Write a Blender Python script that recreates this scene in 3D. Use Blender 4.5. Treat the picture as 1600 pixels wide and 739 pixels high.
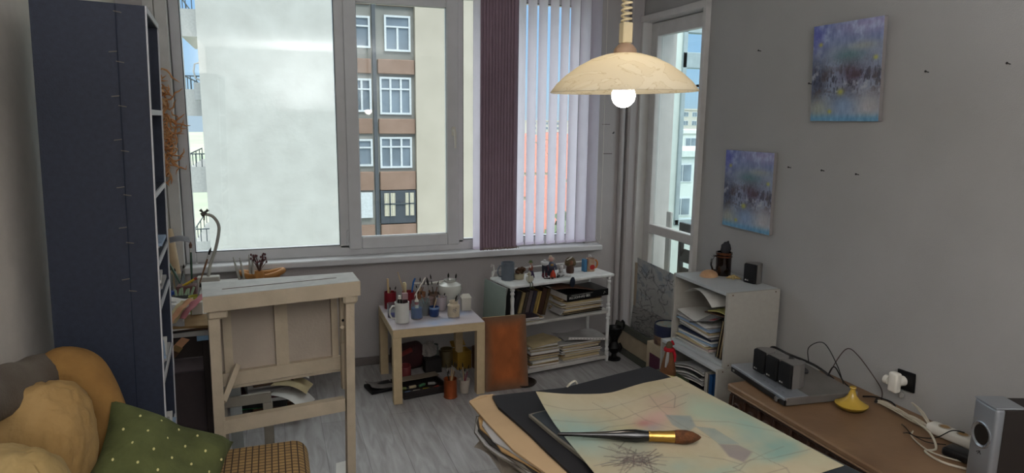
import bpy, bmesh, math, random
import numpy as np
from math import sin, cos, pi, radians, atan2, sqrt
from mathutils import Vector, Matrix, noise as mnoise
random.seed(7)
for o in list(bpy.data.objects): bpy.data.objects.remove(o, do_unlink=True)
SC = bpy.context.scene
COL = SC.collection

# ------------------------------------------------------------ camera
yaw, pitch, roll = radians(19.53), radians(9.78), radians(0.65)
F = Vector((sin(yaw)*cos(pitch), cos(yaw)*cos(pitch), -sin(pitch)))
R0 = Vector((cos(yaw), -sin(yaw), 0)); U0 = R0.cross(F)
Rr = R0*cos(roll)+U0*sin(roll); Ur = -R0*sin(roll)+U0*cos(roll)
cam = bpy.data.objects.new('camera', bpy.data.cameras.new('camera')); COL.objects.link(cam)
cam.data.sensor_width = 36; cam.data.lens = 36*1058/1600; cam.data.clip_start = .02; cam.data.clip_end = 2000
M = Matrix.Identity(4)
for i in range(3): M[i][0], M[i][1], M[i][2] = Rr[i], Ur[i], -F[i]
M.translation = (0, 0, 1.64); cam.matrix_world = M
SC.camera = cam

# ------------------------------------------------------------ sky, sun, added room fill, exposure
SC.view_settings.view_transform = 'Standard'; SC.view_settings.look = 'None'
SC.view_settings.gamma = 1; SC.view_settings.use_curve_mapping = False
SC.view_settings.exposure = 0.2
W = bpy.data.worlds.new('sky'); SC.world = W; W.use_nodes = True
wn, wl = W.node_tree.nodes, W.node_tree.links
tc = wn.new('ShaderNodeTexCoord'); sp = wn.new('ShaderNodeSeparateXYZ'); cr = wn.new('ShaderNodeValToRGB')
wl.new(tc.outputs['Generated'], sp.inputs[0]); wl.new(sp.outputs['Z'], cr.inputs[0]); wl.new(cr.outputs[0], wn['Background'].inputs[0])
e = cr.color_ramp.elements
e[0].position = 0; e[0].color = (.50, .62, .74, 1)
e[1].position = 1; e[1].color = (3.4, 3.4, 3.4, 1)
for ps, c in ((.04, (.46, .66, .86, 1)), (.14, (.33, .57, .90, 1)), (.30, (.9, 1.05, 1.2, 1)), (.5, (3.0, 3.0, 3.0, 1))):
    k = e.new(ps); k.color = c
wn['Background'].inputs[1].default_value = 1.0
def lamp(name, kind, loc, rot, energy, col, **kw):
    d = bpy.data.lights.new(name, kind); d.energy = energy; d.color = col
    for k, v in kw.items(): setattr(d, k, v)
    o = bpy.data.objects.new(name, d); COL.objects.link(o); o.location = loc; o.rotation_euler = rot
    return o
lamp('sun', 'SUN', (0, -20, 40), (radians(48), 0, radians(8)), .7, (1, .96, .88), angle=radians(12))
lamp('added_fill_uplight', 'AREA', (.5, -.6, 1.7), (radians(180), 0, 0), 150, (.97, .97, 1), shape='DISK', size=.9)  # added fill lamp, unseen, brightens the room by way of the ceiling

# ------------------------------------------------------------ helpers: colour and material
def lin(h):
    h = h.lstrip('#'); v = [int(h[i:i+2], 16)/255 for i in (0, 2, 4)]
    return tuple((c/12.92 if c <= .04045 else ((c+.055)/1.055)**2.4) for c in v)+(1,)
MATS = {}
def mat(name, col, rough=.6, metal=0, var=.12, scale=14, bump=0, bscale=90, col2=None, spec=.35, emit=0, trans=0, alpha=1, coat=0, transl=0):
    if name in MATS: return MATS[name]
    m = bpy.data.materials.new(name); m.use_nodes = True; MATS[name] = m
    n, l = m.node_tree.nodes, m.node_tree.links; b = n['Principled BSDF']
    c = lin(col); c2 = lin(col2) if col2 else tuple(x*(1-var) for x in c[:3])+(1,)
    if col2 is None: c = tuple(min(1, x*(1+var*.5)) for x in c[:3])+(1,)
    t = n.new('ShaderNodeTexCoord'); nz = n.new('ShaderNodeTexNoise'); nz.inputs['Scale'].default_value = scale; nz.inputs['Detail'].default_value = 4
    l.new(t.outputs['Object'], nz.inputs['Vector'])
    mx = n.new('ShaderNodeMix'); mx.data_type = 'RGBA'; mx.inputs[6].default_value = c; mx.inputs[7].default_value = c2
    mr = n.new('ShaderNodeMapRange'); mr.inputs[1].default_value = .3; mr.inputs[2].default_value = .7
    l.new(nz.outputs['Fac'], mr.inputs[0]); l.new(mr.outputs[0], mx.inputs[0]); l.new(mx.outputs[2], b.inputs['Base Color'])
    b.inputs['Roughness'].default_value = rough; b.inputs['Metallic'].default_value = metal; b.inputs['Specular IOR Level'].default_value = spec
    b.inputs['Coat Weight'].default_value = coat
    if emit: l.new(mx.outputs[2], b.inputs['Emission Color']); b.inputs['Emission Strength'].default_value = emit
    if trans: b.inputs['Transmission Weight'].default_value = trans; b.inputs['IOR'].default_value = 1.45
    b.inputs['Alpha'].default_value = alpha
    if bump:
        nb = n.new('ShaderNodeTexNoise'); nb.inputs['Scale'].default_value = bscale; nb.inputs['Detail'].default_value = 3; l.new(t.outputs['Object'], nb.inputs['Vector'])
        bp = n.new('ShaderNodeBump'); bp.inputs['Strength'].default_value = bump; bp.inputs['Distance'].default_value = .01
        l.new(nb.outputs['Fac'], bp.inputs['Height']); l.new(bp.outputs[0], b.inputs['Normal'])
    if transl:
        tr = n.new('ShaderNodeBsdfTranslucent'); l.new(mx.outputs[2], tr.inputs[0])
        ms = n.new('ShaderNodeMixShader'); ms.inputs[0].default_value = transl
        l.new(b.outputs[0], ms.inputs[1]); l.new(tr.outputs[0], ms.inputs[2]); l.new(ms.outputs[0], n['Material Output'].inputs[0])
    return m
def pane_mat(name, tint=(.93, .97, .97, 1)):
    m = bpy.data.materials.new(name); m.use_nodes = True; n, l = m.node_tree.nodes, m.node_tree.links
    n.remove(n['Principled BSDF'])
    a = n.new('ShaderNodeBsdfTransparent'); a.inputs[0].default_value = tint
    g = n.new('ShaderNodeBsdfGlossy'); g.inputs['Roughness'].default_value = .02
    lw = n.new('ShaderNodeLayerWeight'); fp = n.new('ShaderNodeMath'); fp.operation = 'POWER'; fp.inputs[1].default_value = 4; l.new(lw.outputs['Facing'], fp.inputs[0]); fr = n.new('ShaderNodeMath'); fr.operation = 'MULTIPLY_ADD'; fr.inputs[1].default_value = .5; fr.inputs[2].default_value = .04; l.new(fp.outputs[0], fr.inputs[0])
    x = n.new('ShaderNodeMixShader'); l.new(fr.outputs[0], x.inputs[0]); l.new(a.outputs[0], x.inputs[1]); l.new(g.outputs[0], x.inputs[2])
    l.new(x.outputs[0], n['Material Output'].inputs[0]); MATS[name] = m
    return m
def vcol_mat(name, rough=.75):
    m = bpy.data.materials.new(name); m.use_nodes = True; n, l = m.node_tree.nodes, m.node_tree.links
    a = n.new('ShaderNodeVertexColor'); a.layer_name = 'paint'; b = n['Principled BSDF']
    l.new(a.outputs[0], b.inputs['Base Color']); b.inputs['Roughness'].default_value = rough
    b.inputs['Specular IOR Level'].default_value = .2
    nb = n.new('ShaderNodeTexNoise'); nb.inputs['Scale'].default_value = 200; bp = n.new('ShaderNodeBump'); bp.inputs['Strength'].default_value = .15; bp.inputs['Distance'].default_value = .002
    t = n.new('ShaderNodeTexCoord'); l.new(t.outputs['Object'], nb.inputs['Vector']); l.new(nb.outputs['Fac'], bp.inputs['Height']); l.new(bp.outputs[0], b.inputs['Normal'])
    return m

# ------------------------------------------------------------ helpers: mesh builder
class MB:
    def __init__(s): s.bm = bmesh.new()
    def box(s, c, d, r=None, bev=0, seg=1):
        t = bmesh.ops.create_cube(s.bm, size=1); vs = t['verts']
        for v in vs: v.co = Vector((v.co.x*d[0], v.co.y*d[1], v.co.z*d[2]))
        if bev:
            es = list({e for v in vs for e in v.link_edges})
            g = bmesh.ops.bevel(s.bm, geom=es, offset=bev, segments=seg, affect='EDGES', profile=.5)
            vs = list({v for v in g['verts']} | {v for f in g['faces'] for v in f.verts})
        if r is not None:
            m = r if isinstance(r, Matrix) else (Matrix.Rotation(r[2], 3, 'Z') @ Matrix.Rotation(r[1], 3, 'Y') @ Matrix.Rotation(r[0], 3, 'X'))
            for v in vs: v.co = m @ v.co
        for v in vs: v.co += Vector(c)
        return s
    def b2(s, x0, x1, y0, y1, z0, z1, bev=0): return s.box(((x0+x1)/2, (y0+y1)/2, (z0+z1)/2), (abs(x1-x0), abs(y1-y0), abs(z1-z0)), None, bev)
    def tube(s, pts, r, n=8, cap=True, flat=1):
        P = [Vector(p) for p in pts]; k = len(P); rs = r if isinstance(r, (list, tuple)) else [r]*k
        rings = []; up = None
        for i in range(k):
            t = (P[min(i+1, k-1)]-P[max(i-1, 0)])
            t = t.normalized() if t.length > 1e-9 else Vector((0, 0, 1))
            if up is None:
                up = Vector((0, 0, 1)) if abs(t.z) < .9 else Vector((1, 0, 0))
            a = (up-t*up.dot(t)); a = a.normalized() if a.length > 1e-6 else t.orthogonal().normalized()
            up = a; b = t.cross(a)
            rings.append([s.bm.verts.new(P[i]+a*cos(2*pi*j/n)*rs[i]*flat+b*sin(2*pi*j/n)*rs[i]) for j in range(n)])
        for i in range(k-1):
            for j in range(n): s.bm.faces.new((rings[i][j], rings[i][(j+1) % n], rings[i+1][(j+1) % n], rings[i+1][j]))
        if cap:
            s.bm.faces.new(rings[0][::-1]); s.bm.faces.new(rings[-1])
        return s
    def cyl(s, p0, p1, r0, r1=None, n=16): return s.tube([p0, p1], [r0, r0 if r1 is None else r1], n)
    def lathe(s, prof, c=(0, 0, 0), n=24, sx=1, sy=1, closed=False):
        rings = []
        for r, z in prof:
            if r < 1e-6: rings.append([s.bm.verts.new((c[0], c[1], c[2]+z))])
            else: rings.append([s.bm.verts.new((c[0]+r*cos(2*pi*j/n)*sx, c[1]+r*sin(2*pi*j/n)*sy, c[2]+z)) for j in range(n)])
        prs = list(zip(rings, rings[1:])) + ([(rings[-1], rings[0])] if closed else [])
        for a, b in prs:
            for j in range(n):
                k = (j+1) % n
                if len(a) == 1 and len(b) == 1: continue
                if len(a) == 1: s.bm.faces.new((a[0], b[j], b[k]))
                elif len(b) == 1: s.bm.faces.new((a[j], a[k], b[0]))
                else: s.bm.faces.new((a[j], a[k], b[k], b[j]))
        return s
    def prism(s, pts, z0, z1):
        lo = [s.bm.verts.new((x, y, z0)) for x, y in pts]; hi = [s.bm.verts.new((x, y, z1)) for x, y in pts]
        s.bm.faces.new(lo[::-1]); s.bm.faces.new(hi); k = len(pts)
        for i in range(k): s.bm.faces.new((lo[i], lo[(i+1) % k], hi[(i+1) % k], hi[i]))
        return s
    def sph(s, c, r, n=16, m=10, f=None):
        r = (r, r, r) if isinstance(r, (int, float)) else r
        rings = []
        for i in range(m+1):
            th = pi*i/m; row = []
            for j in range(1 if i in (0, m) else n):
                ph = 2*pi*j/n; p = Vector((sin(th)*cos(ph), sin(th)*sin(ph), cos(th)))
                q = Vector((p.x*r[0], p.y*r[1], p.z*r[2]))
                if f: q = f(p, q)
                row.append(s.bm.verts.new(q+Vector(c)))
            rings.append(row)
        for a, b in zip(rings, rings[1:]):
            for j in range(n):
                k = (j+1) % n
                if len(a) == 1: s.bm.faces.new((a[0], b[j], b[k]))
                elif len(b) == 1: s.bm.faces.new((a[j], b[0], a[k]))
                else: s.bm.faces.new((a[j], b[j], b[k], a[k]))
        return s
    def grid(s, f, nu, nv, th=0):
        """surface f(u,v); th gives it thickness along its normal"""
        A = [[Vector(f(i/nu, j/nv)) for j in range(nv+1)] for i in range(nu+1)]
        V = [[s.bm.verts.new(p) for p in row] for row in A]
        for i in range(nu):
            for j in range(nv): s.bm.faces.new((V[i][j], V[i+1][j], V[i+1][j+1], V[i][j+1]))
        if th:
            B = []
            for i in range(nu+1):
                row = []
                for j in range(nv+1):
                    du = A[min(i+1, nu)][j]-A[max(i-1, 0)][j]; dv = A[i][min(j+1, nv)]-A[i][max(j-1, 0)]
                    row.append(s.bm.verts.new(A[i][j]-du.cross(dv).normalized()*th))
                B.append(row)
            for i in range(nu):
                for j in range(nv): s.bm.faces.new((B[i][j], B[i][j+1], B[i+1][j+1], B[i+1][j]))
            for i in range(nu):
                s.bm.faces.new((V[i][0], B[i][0], B[i+1][0], V[i+1][0])); s.bm.faces.new((V[i+1][nv], B[i+1][nv], B[i][nv], V[i][nv]))
            for j in range(nv):
                s.bm.faces.new((V[0][j+1], B[0][j+1], B[0][j], V[0][j])); s.bm.faces.new((V[nu][j], B[nu][j], B[nu][j+1], V[nu][j+1]))
        return s
    def build(s, name, m, parent=None, loc=(0, 0, 0), rot=(0, 0, 0), smooth=False):
        bmesh.ops.recalc_face_normals(s.bm, faces=s.bm.faces)
        me = bpy.data.meshes.new(name); s.bm.to_mesh(me); s.bm.free()
        me.materials.append(m)
        if smooth:
            for p in me.polygons: p.use_smooth = True
            try: me.set_sharp_from_angle(angle=radians(42))
            except Exception: pass
        o = bpy.data.objects.new(name, me); COL.objects.link(o)
        o.location = loc; o.rotation_euler = rot
        if parent: o.parent = parent
        return o
def tag(o, label=None, cat=None, group=None, kind=None):
    if label: o['label'] = label
    if cat: o['category'] = cat
    if group: o['group'] = group
    if kind: o['kind'] = kind
    return o
def thing(name, label, cat, loc=(0, 0, 0), rot=(0, 0, 0), group=None):
    o = bpy.data.objects.new(name, None); COL.objects.link(o); o.empty_display_size = .05
    o.location = loc; o.rotation_euler = rot if isinstance(rot, tuple) else (0, 0, rot)
    return tag(o, label, cat, group)
def struct(name, mb, m, parent=None, smooth=False):
    o = mb.build(name, m, parent, smooth=smooth)
    if not parent: o['kind'] = 'structure'
    return o
def copy_tree(o, parent=None):
    c = o.copy(); COL.objects.link(c)
    if parent: c.parent = parent
    for ch in [k for k in bpy.data.objects if k.parent == o]: copy_tree(ch, c)
    return c
def text(s, size, m, parent, loc, rot, name='lettering', ext=.0006, bold=False, align='CENTER'):
    cu = bpy.data.curves.new(name, 'FONT'); cu.body = s; cu.size = size; cu.extrude = ext; cu.align_x = align; cu.align_y = 'CENTER'
    if bold: cu.offset = size*.02
    o = bpy.data.objects.new(name, cu); COL.objects.link(o)
    bpy.context.view_layer.update()
    me = bpy.data.meshes.new_from_object(o.evaluated_get(bpy.context.evaluated_depsgraph_get()))
    bpy.data.objects.remove(o, do_unlink=True); bpy.data.curves.remove(cu)
    me.materials.clear(); me.materials.append(m)
    t = bpy.data.objects.new(name, me); COL.objects.link(t); t.parent = parent; t.location = loc; t.rotation_euler = rot
    return t
def paint_grid(nu, nv, f, surf, name, m, th=.001, parent=None):
    """a grid surf(u,v) whose 'paint' colours come from f(U,V) (numpy arrays), a picture painted on it"""
    mb = MB(); mb.grid(surf, nu, nv, th)
    bmesh.ops.recalc_face_normals(mb.bm, faces=mb.bm.faces)
    me = bpy.data.meshes.new(name); mb.bm.to_mesh(me); mb.bm.free()
    U, V = np.meshgrid(np.linspace(0, 1, nu+1), np.linspace(0, 1, nv+1), indexing='ij')
    c = np.clip(f(U.ravel(), V.ravel()), 0, 1)
    n = len(me.vertices); arr = np.ones((n, 4), np.float32); k = len(c)
    lc = np.where(c <= .04045, c/12.92, ((c+.055)/1.055)**2.4)
    arr[:k, :3] = lc
    if n >= 2*k: arr[k:2*k, :3] = lc
    a = me.color_attributes.new('paint', 'FLOAT_COLOR', 'POINT'); a.data.foreach_set('color', arr.ravel())
    me.materials.append(m)
    for p in me.polygons: p.use_smooth = True
    try: me.set_sharp_from_angle(angle=radians(50))
    except Exception: pass
    o = bpy.data.objects.new(name, me); COL.objects.link(o)
    if parent: o.parent = parent
    return o
def vnoise(x, y, s, seed=0, octs=3):
    """smooth value noise on arrays, about 0..1"""
    out = np.zeros_like(x); amp = 1; tot = 0
    rs = np.random.RandomState(seed); T = rs.rand(64, 64)
    for o in range(octs):
        X = x*s*2**o+o*7.3; Y = y*s*2**o+o*3.1; xi = np.floor(X).astype(int); yi = np.floor(Y).astype(int)
        fx = X-xi; fy = Y-yi; fx = fx*fx*(3-2*fx); fy = fy*fy*(3-2*fy)
        g = lambda a, b: T[a % 64, b % 64]
        out += amp*((g(xi, yi)*(1-fx)+g(xi+1, yi)*fx)*(1-fy)+(g(xi, yi+1)*(1-fx)+g(xi+1, yi+1)*fx)*fy); tot += amp; amp *= .55
    return out/tot
def hexrgb(h): h = h.lstrip('#'); return np.array([int(h[i:i+2], 16)/255 for i in (0, 2, 4)])
def seg_dist(x, y, a, b):
    ax, ay = a; bx, by = b; dx, dy = bx-ax, by-ay; t = np.clip(((x-ax)*dx+(y-ay)*dy)/(dx*dx+dy*dy+1e-12), 0, 1)
    return np.hypot(x-ax-t*dx, y-ay-t*dy)

# common materials
PVC = mat('white_pvc', '#c9c9cb', .35, var=.04)
PAINTW = mat('white_paint', '#c4c2bf', .45, var=.06, bump=.05)
CREAM = mat('cream_painted_wood', '#b7a993', .6, var=.12, scale=9, bump=.15, bscale=40)
CREAMT = mat('chalky_white_wood', '#cfd0ce', .6, var=.14, scale=18, bump=.12, bscale=40)
BLACKP = mat('black_plastic', '#101012', .35, var=.1)
MBLACK = mat('matt_black', '#0b0b0d', .75, var=.1)
SILVER = mat('silver_plastic', '#8f9499', .35, metal=.4, var=.06)
WHITEP = mat('white_plastic', '#d8d4ca', .4, var=.05)
PAPER = mat('white_paper', '#cfcdc8', .8, var=.08)
PCREAM = mat('cream_paper', '#b9a883', .8, var=.14)
PGREY = mat('grey_paper', '#9a9896', .8, var=.12)
PBLUE = mat('pale_blue_paper', '#8fa3bb', .8, var=.1)
PTAN = mat('tan_card', '#9a7b52', .8, var=.14)
PBROWN = mat('brown_card', '#553d2c', .7, var=.16)
PDARK = mat('dark_cover', '#22201f', .6, var=.2)
PNAVY = mat('navy_cover', '#23293f', .6, var=.15)
PMAR = mat('maroon_cover', '#4c2024', .6, var=.15)
PPINK = mat('pink_paper', '#c27d86', .8, var=.06)
PGREEN = mat('green_paper', '#3f9a62', .8, var=.06)
PEACH = mat('peach_paper', '#bf8f6c', .8, var=.06)
WHITEG = mat('white_glaze', '#c9c8c2', .25, var=.05, coat=.3)
WOODB = mat('brush_handle_wood', '#6b4526', .5, var=.2)
WOODP = mat('pale_stick_wood', '#c3ab84', .6, var=.12)
BRIST = mat('dark_bristle', '#1d1714', .8, var=.2)
FERR = mat('ferrule_metal', '#a9a9a6', .3, metal=.9, var=.06)
GLASSJ = mat('clear_glass', '#dfe6e8', .05, trans=.92, var=.02)
# ============================================================ THE SETTING
wall_m = mat('wall_paper_greige', '#a3a2a0', .8, var=.05, scale=3, bump=.25, bscale=260)
wallb_m = mat('wall_grey_lamp_tint', '#aaa5a4', .8, var=.06, scale=4, bump=.12, bscale=120)  # mauve cast of the lamp light is put into this colour
ceil_m = mat('ceiling_paint', '#b8b6b2', .8, var=.04)
def floor_material():
    m = bpy.data.materials.new('laminate'); m.use_nodes = True; n, l = m.node_tree.nodes, m.node_tree.links; b = n['Principled BSDF']
    t = n.new('ShaderNodeTexCoord'); mp = n.new('ShaderNodeMapping'); mp.inputs['Rotation'].default_value[2] = radians(90)
    br = n.new('ShaderNodeTexBrick'); br.offset = .37; br.inputs['Scale'].default_value = 1; br.inputs['Brick Width'].default_value = 1.2; br.inputs['Row Height'].default_value = .19
    br.inputs['Mortar Size'].default_value = .0012; br.inputs['Color1'].default_value = (.36, .35, .35, 1); br.inputs['Color2'].default_value = (.30, .29, .29, 1); br.inputs['Mortar'].default_value = (.17, .16, .16, 1)
    l.new(t.outputs['Object'], mp.inputs[0]); l.new(mp.outputs[0], br.inputs[0])
    mp2 = n.new('ShaderNodeMapping'); mp2.inputs['Scale'].default_value = (9, 1.3, 1); nz = n.new('ShaderNodeTexNoise'); nz.inputs['Scale'].default_value = 3.2; nz.inputs['Detail'].default_value = 7; nz.inputs['Distortion'].default_value = .8
    l.new(t.outputs['Object'], mp2.inputs[0]); l.new(mp2.outputs[0], nz.inputs[0])
    cr = n.new('ShaderNodeValToRGB'); cr.color_ramp.elements[0].position = .3; cr.color_ramp.elements[0].color = (.72, .69, .67, 1); cr.color_ramp.elements[1].position = .7; cr.color_ramp.elements[1].color = (1.15, 1.15, 1.16, 1)
    l.new(nz.outputs['Fac'], cr.inputs[0])
    mx = n.new('ShaderNodeMix'); mx.data_type = 'RGBA'; mx.blend_type = 'MULTIPLY'; mx.inputs[0].default_value = 1
    l.new(br.outputs['Color'], mx.inputs[6]); l.new(cr.outputs[0], mx.inputs[7]); l.new(mx.outputs[2], b.inputs['Base Color'])
    b.inputs['Roughness'].default_value = .42; b.inputs['Specular IOR Level'].default_value = .4
    bp = n.new('ShaderNodeBump'); bp.inputs['Strength'].default_value = .1; bp.inputs['Distance'].default_value = .003; l.new(nz.outputs['Fac'], bp.inputs['Height']); l.new(bp.outputs[0], b.inputs['Normal'])
    return m
struct('floor', MB().b2(-.78, 2.53, -1.3, 4.43, -.12, 0), floor_material())
struct('ceiling', MB().b2(-1.0, 2.78, -1.5, 4.75, 2.56, 2.7), ceil_m)
struct('wall_left', MB().b2(-1.0, -.78, -1.5, 4.75, -.12, 2.56), mat('wall_left_lit_colour', '#d6cfc6', .8, var=.05, bump=.1))  # paler than the other walls: its light is put into the colour
struct('wall_rear', MB().b2(-.78, 2.53, -1.5, -1.3, -.12, 2.56), wall_m)
# back wall with the window opening (x -.52..2.14, z .71..2.5)
wb = MB(); wb.b2(-.78, 2.78, 4.43, 4.75, -.12, .71); wb.b2(-.78, -.52, 4.43, 4.75, .71, 2.56); wb.b2(2.14, 2.78, 4.43, 4.75, .71, 2.56); wb.b2(-.52, 2.14, 4.43, 4.75, 2.5, 2.56)
struct('wall_back', wb, wallb_m)
# right wall with the balcony door opening (y 3.62..4.36, z 0..2.33)
wr = MB(); wr.b2(2.53, 2.78, -1.5, 3.62, -.12, 2.56); wr.b2(2.53, 2.78, 4.36, 4.43, -.12, 2.56); wr.b2(2.53, 2.78, 3.62, 4.36, 2.33, 2.56)
struct('wall_right', wr, wall_m)
bb = mat('baseboard_grey', '#6d6562', .5, var=.1)
struct('baseboard_back', MB().b2(-.78, 2.53, 4.415, 4.43, 0, .055, .003), bb)
struct('baseboard_right', MB().b2(2.515, 2.53, -1.3, 3.55, 0, .055, .003), bb)
struct('trim_1', MB().b2(2.43, 2.53, 4.37, 4.43, 0, 2.56, .012), wallb_m)
# vertical round edged pipe casings in the corner
struct('trim_2', MB().cyl((2.40, 4.41, 0), (2.40, 4.41, 2.56), .02, n=12), wallb_m, smooth=True)
# faint filled holes and pencil smudges left of the corner
dk = mat('pencil_smudge', '#77706f', .9, var=.2)
tag(MB().box((0, 0, 0), (.07, .002, .007)).build('wall_smudge', dk, loc=(2.30, 4.4295, 1.405)), 'grey horizontal smudge low on the wall between blind and balcony door', 'mark')
tag(MB().box((0, 0, 0), (.06, .002, .005)).build('wall_smudge', dk, loc=(2.28, 4.4295, 1.615)), 'upper grey smudge on the wall strip right of the blind', 'mark')
tag(MB().tube([(0, .02, 0), (0, -.01, 0), (0, -.014, .01)], .0035, 6).build('wall_hook', BLACKP, loc=(2.335, 4.425, 1.553)), 'tiny black hook on the wall strip right of the blind', 'hook')

# ---- window_1: three pane PVC window
def frame_bars(mb, x0, x1, z0, z1, w, y0, y1, bev=.004):
    mb.b2(x0, x0+w, y0, y1, z0, z1, bev); mb.b2(x1-w, x1, y0, y1, z0, z1, bev)
    mb.b2(x0+w, x1-w, y0, y1, z0, z0+w, bev); mb.b2(x0+w, x1-w, y0, y1, z1-w, z1, bev); return mb
wf = MB(); wf.b2(-.52, -.462, 4.46, 4.53, .752, 2.5, .005); wf.b2(2.066, 2.14, 4.46, 4.53, .752, 2.5, .005)
wf.b2(-.462, 2.066, 4.46, 4.53, .752, .822, .005); wf.b2(-.462, 2.066, 4.46, 4.53, 2.415, 2.5, .005)
wf.b2(.395, .458, 4.46, 4.53, .8, 2.43, .005); wf.b2(1.185, 1.226, 4.46, 4.53, .8, 2.43, .005)
win = struct('window_1', wf, PVC)
sash = frame_bars(MB(), .452, 1.19, .79, 2.43, .082, 4.445, 4.5, .006).build('sash', PVC, win)
gask = mat('rubber_gasket', '#3a3c40', .6)
gk = MB(); frame_bars(gk, .530, 1.112, .868, 2.352, .005, 4.455, 4.462, 0); frame_bars(gk, -.466, .399, .818, 2.419, .005, 4.462, 4.472, 0); frame_bars(gk, 1.222, 2.070, .818, 2.419, .005, 4.462, 4.472, 0)
gk.build('gasket', gask, win)
PANE = pane_mat('window_glass')
for x0, x1, z0, z1 in ((-.463, .396, .82, 2.416), (.533, 1.108, .871, 2.349), (1.225, 2.067, .82, 2.416)):
    MB().b2(x0, x1, 4.485, 4.489, z0, z1).build('window_pane', PANE, win)
hd = MB(); hd.box((1.152, 4.438, 1.56), (.026, .012, .06), bev=.004); hd.tube([(1.152, 4.432, 1.565), (1.152, 4.405, 1.565), (1.154, 4.40, 1.55), (1.156, 4.402, 1.45)], [.009, .009, .010, .007], 8)
hd.build('window_handle', WHITEP, win, smooth=True)
MB().b2(.438, .448, 4.44, 4.46, .84, .92, .003).b2(.436, .452, 4.444, 4.46, .826, .84, .003).build('hinge', PVC, win)
MB().b2(-.52, 2.24, 4.34, 4.47, .712, .752, .006).build('window_sill', PVC, win)
# inner casing on the left of the window
struct('trim_3', MB().b2(-.585, -.52, 4.40, 4.46, .752, 2.5, .004).b2(-.645, -.59, 4.42, 4.43, .752, 2.5, .002), PAINTW)

# ---- door_1: balcony door
df = MB(); df.b2(2.495, 2.78, 3.60, 3.635, 0, 2.355, .003); df.b2(2.50, 2.60, 4.345, 4.40, 0, 2.355, .003); df.b2(2.495, 2.60, 3.60, 4.40, 2.322, 2.365, .003)
df.b2(2.60, 2.78, 4.345, 4.36, 0, 2.33); df.b2(2.60, 2.78, 3.62, 4.36, 2.32, 2.33)
door = struct('door_1', df, PAINTW)
leaf = MB(); leaf.b2(2.57, 2.62, 4.262, 4.345, .02, 2.315, .004); leaf.b2(2.57, 2.62, 3.635, 3.715, .02, 2.315, .004)
leaf.b2(2.57, 2.62, 3.715, 4.262, 2.225, 2.315, .004); leaf.b2(2.57, 2.62, 3.715, 4.262, .84, .905, .004); leaf.b2(2.57, 2.62, 3.715, 4.262, .02, .12, .004)
leaf = leaf.build('door_leaf', PAINTW, door)
MB().b2(2.60, 2.604, 3.713, 4.264, .903, 2.227).build('door_pane', pane_mat('door_glass', (.95, .985, .98, 1)), leaf)
MB().b2(2.60, 2.604, 3.713, 4.264, .118, .842).build('door_pane', MATS['door_glass'], leaf)
dh = MB(); dh.box((2.562, 3.672, 1.86), (.012, .03, .11), bev=.004); dh.tube([(2.558, 3.672, 1.86), (2.53, 3.672, 1.86), (2.524, 3.69, 1.862), (2.524, 3.76, 1.85)], .008, 8)
dh.build('door_handle', MBLACK, leaf, smooth=True)

# ---- balcony beyond the door
bal = mat('balcony_plaster', '#ccdad6', .8, var=.05)
struct('wall_balcony_side', MB().b2(2.78, 3.36, 5.1, 5.3, -.12, 2.56).b2(3.36, 4.2, 5.1, 5.3, -.12, .74).b2(3.36, 4.2, 5.1, 5.3, 2.42, 2.56), bal)
struct('wall_balcony_front', MB().b2(4.0, 4.2, 1.2, 5.1, -.12, 1.0).b2(4.0, 4.2, 1.2, 5.1, 2.42, 2.56), bal)
struct('floor_balcony', MB().b2(2.78, 4.2, 1.2, 5.3, -.22, -.12), mat('balcony_tile', '#9a9a94', .6))
w2 = MB(); w2.b2(3.32, 4.0, 5.08, 5.16, .74, .79, .004); w2.b2(3.32, 4.0, 5.08, 5.16, 2.09, 2.22, .004); w2.b2(3.32, 4.0, 5.08, 5.16, 2.38, 2.44, .004); w2.b2(3.32, 3.36, 5.08, 5.16, .74, 2.42, .004); w2.b2(3.96, 4.0, 5.08, 5.16, .74, 2.42, .004)
w2 = struct('window_2', w2, mat('balcony_frame', '#9fb0b5', .5))
MB().b2(3.36, 3.96, 5.118, 5.122, .79, 2.38).build('window_pane', PANE, w2)
# folded louvre shutter standing on the balcony behind the lower pane
sh = thing('louvre_shutter', 'dark louvred shutter standing on the balcony behind the lower door pane', 'shutter', (2.74, 3.90, -.12))
MB().b2(0, .03, .20, .235, .0, 1.05, .003).b2(0, .03, -.27, -.235, 0, 1.05, .003).b2(0, .03, -.24, .21, 0, .05, .003).b2(0, .03, -.24, .21, 1.0, 1.05, .003).build('frame', mat('shutter_dark', '#3b3936', .35), sh)
for k in range(7):
    MB().box((.015, -.015, .14+k*.135), (.012, .45, .095), r=(0, radians(28), 0), bev=.004).build('slat', mat('shutter_slat', '#4a4845', .25), sh)
tag(MB().b2(2.68, 2.70, 4.16, 4.215, -.12, 1.0, .004).build('white_post', PAINTW), 'white upright post on the balcony left of the dark shutter', 'post')

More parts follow.
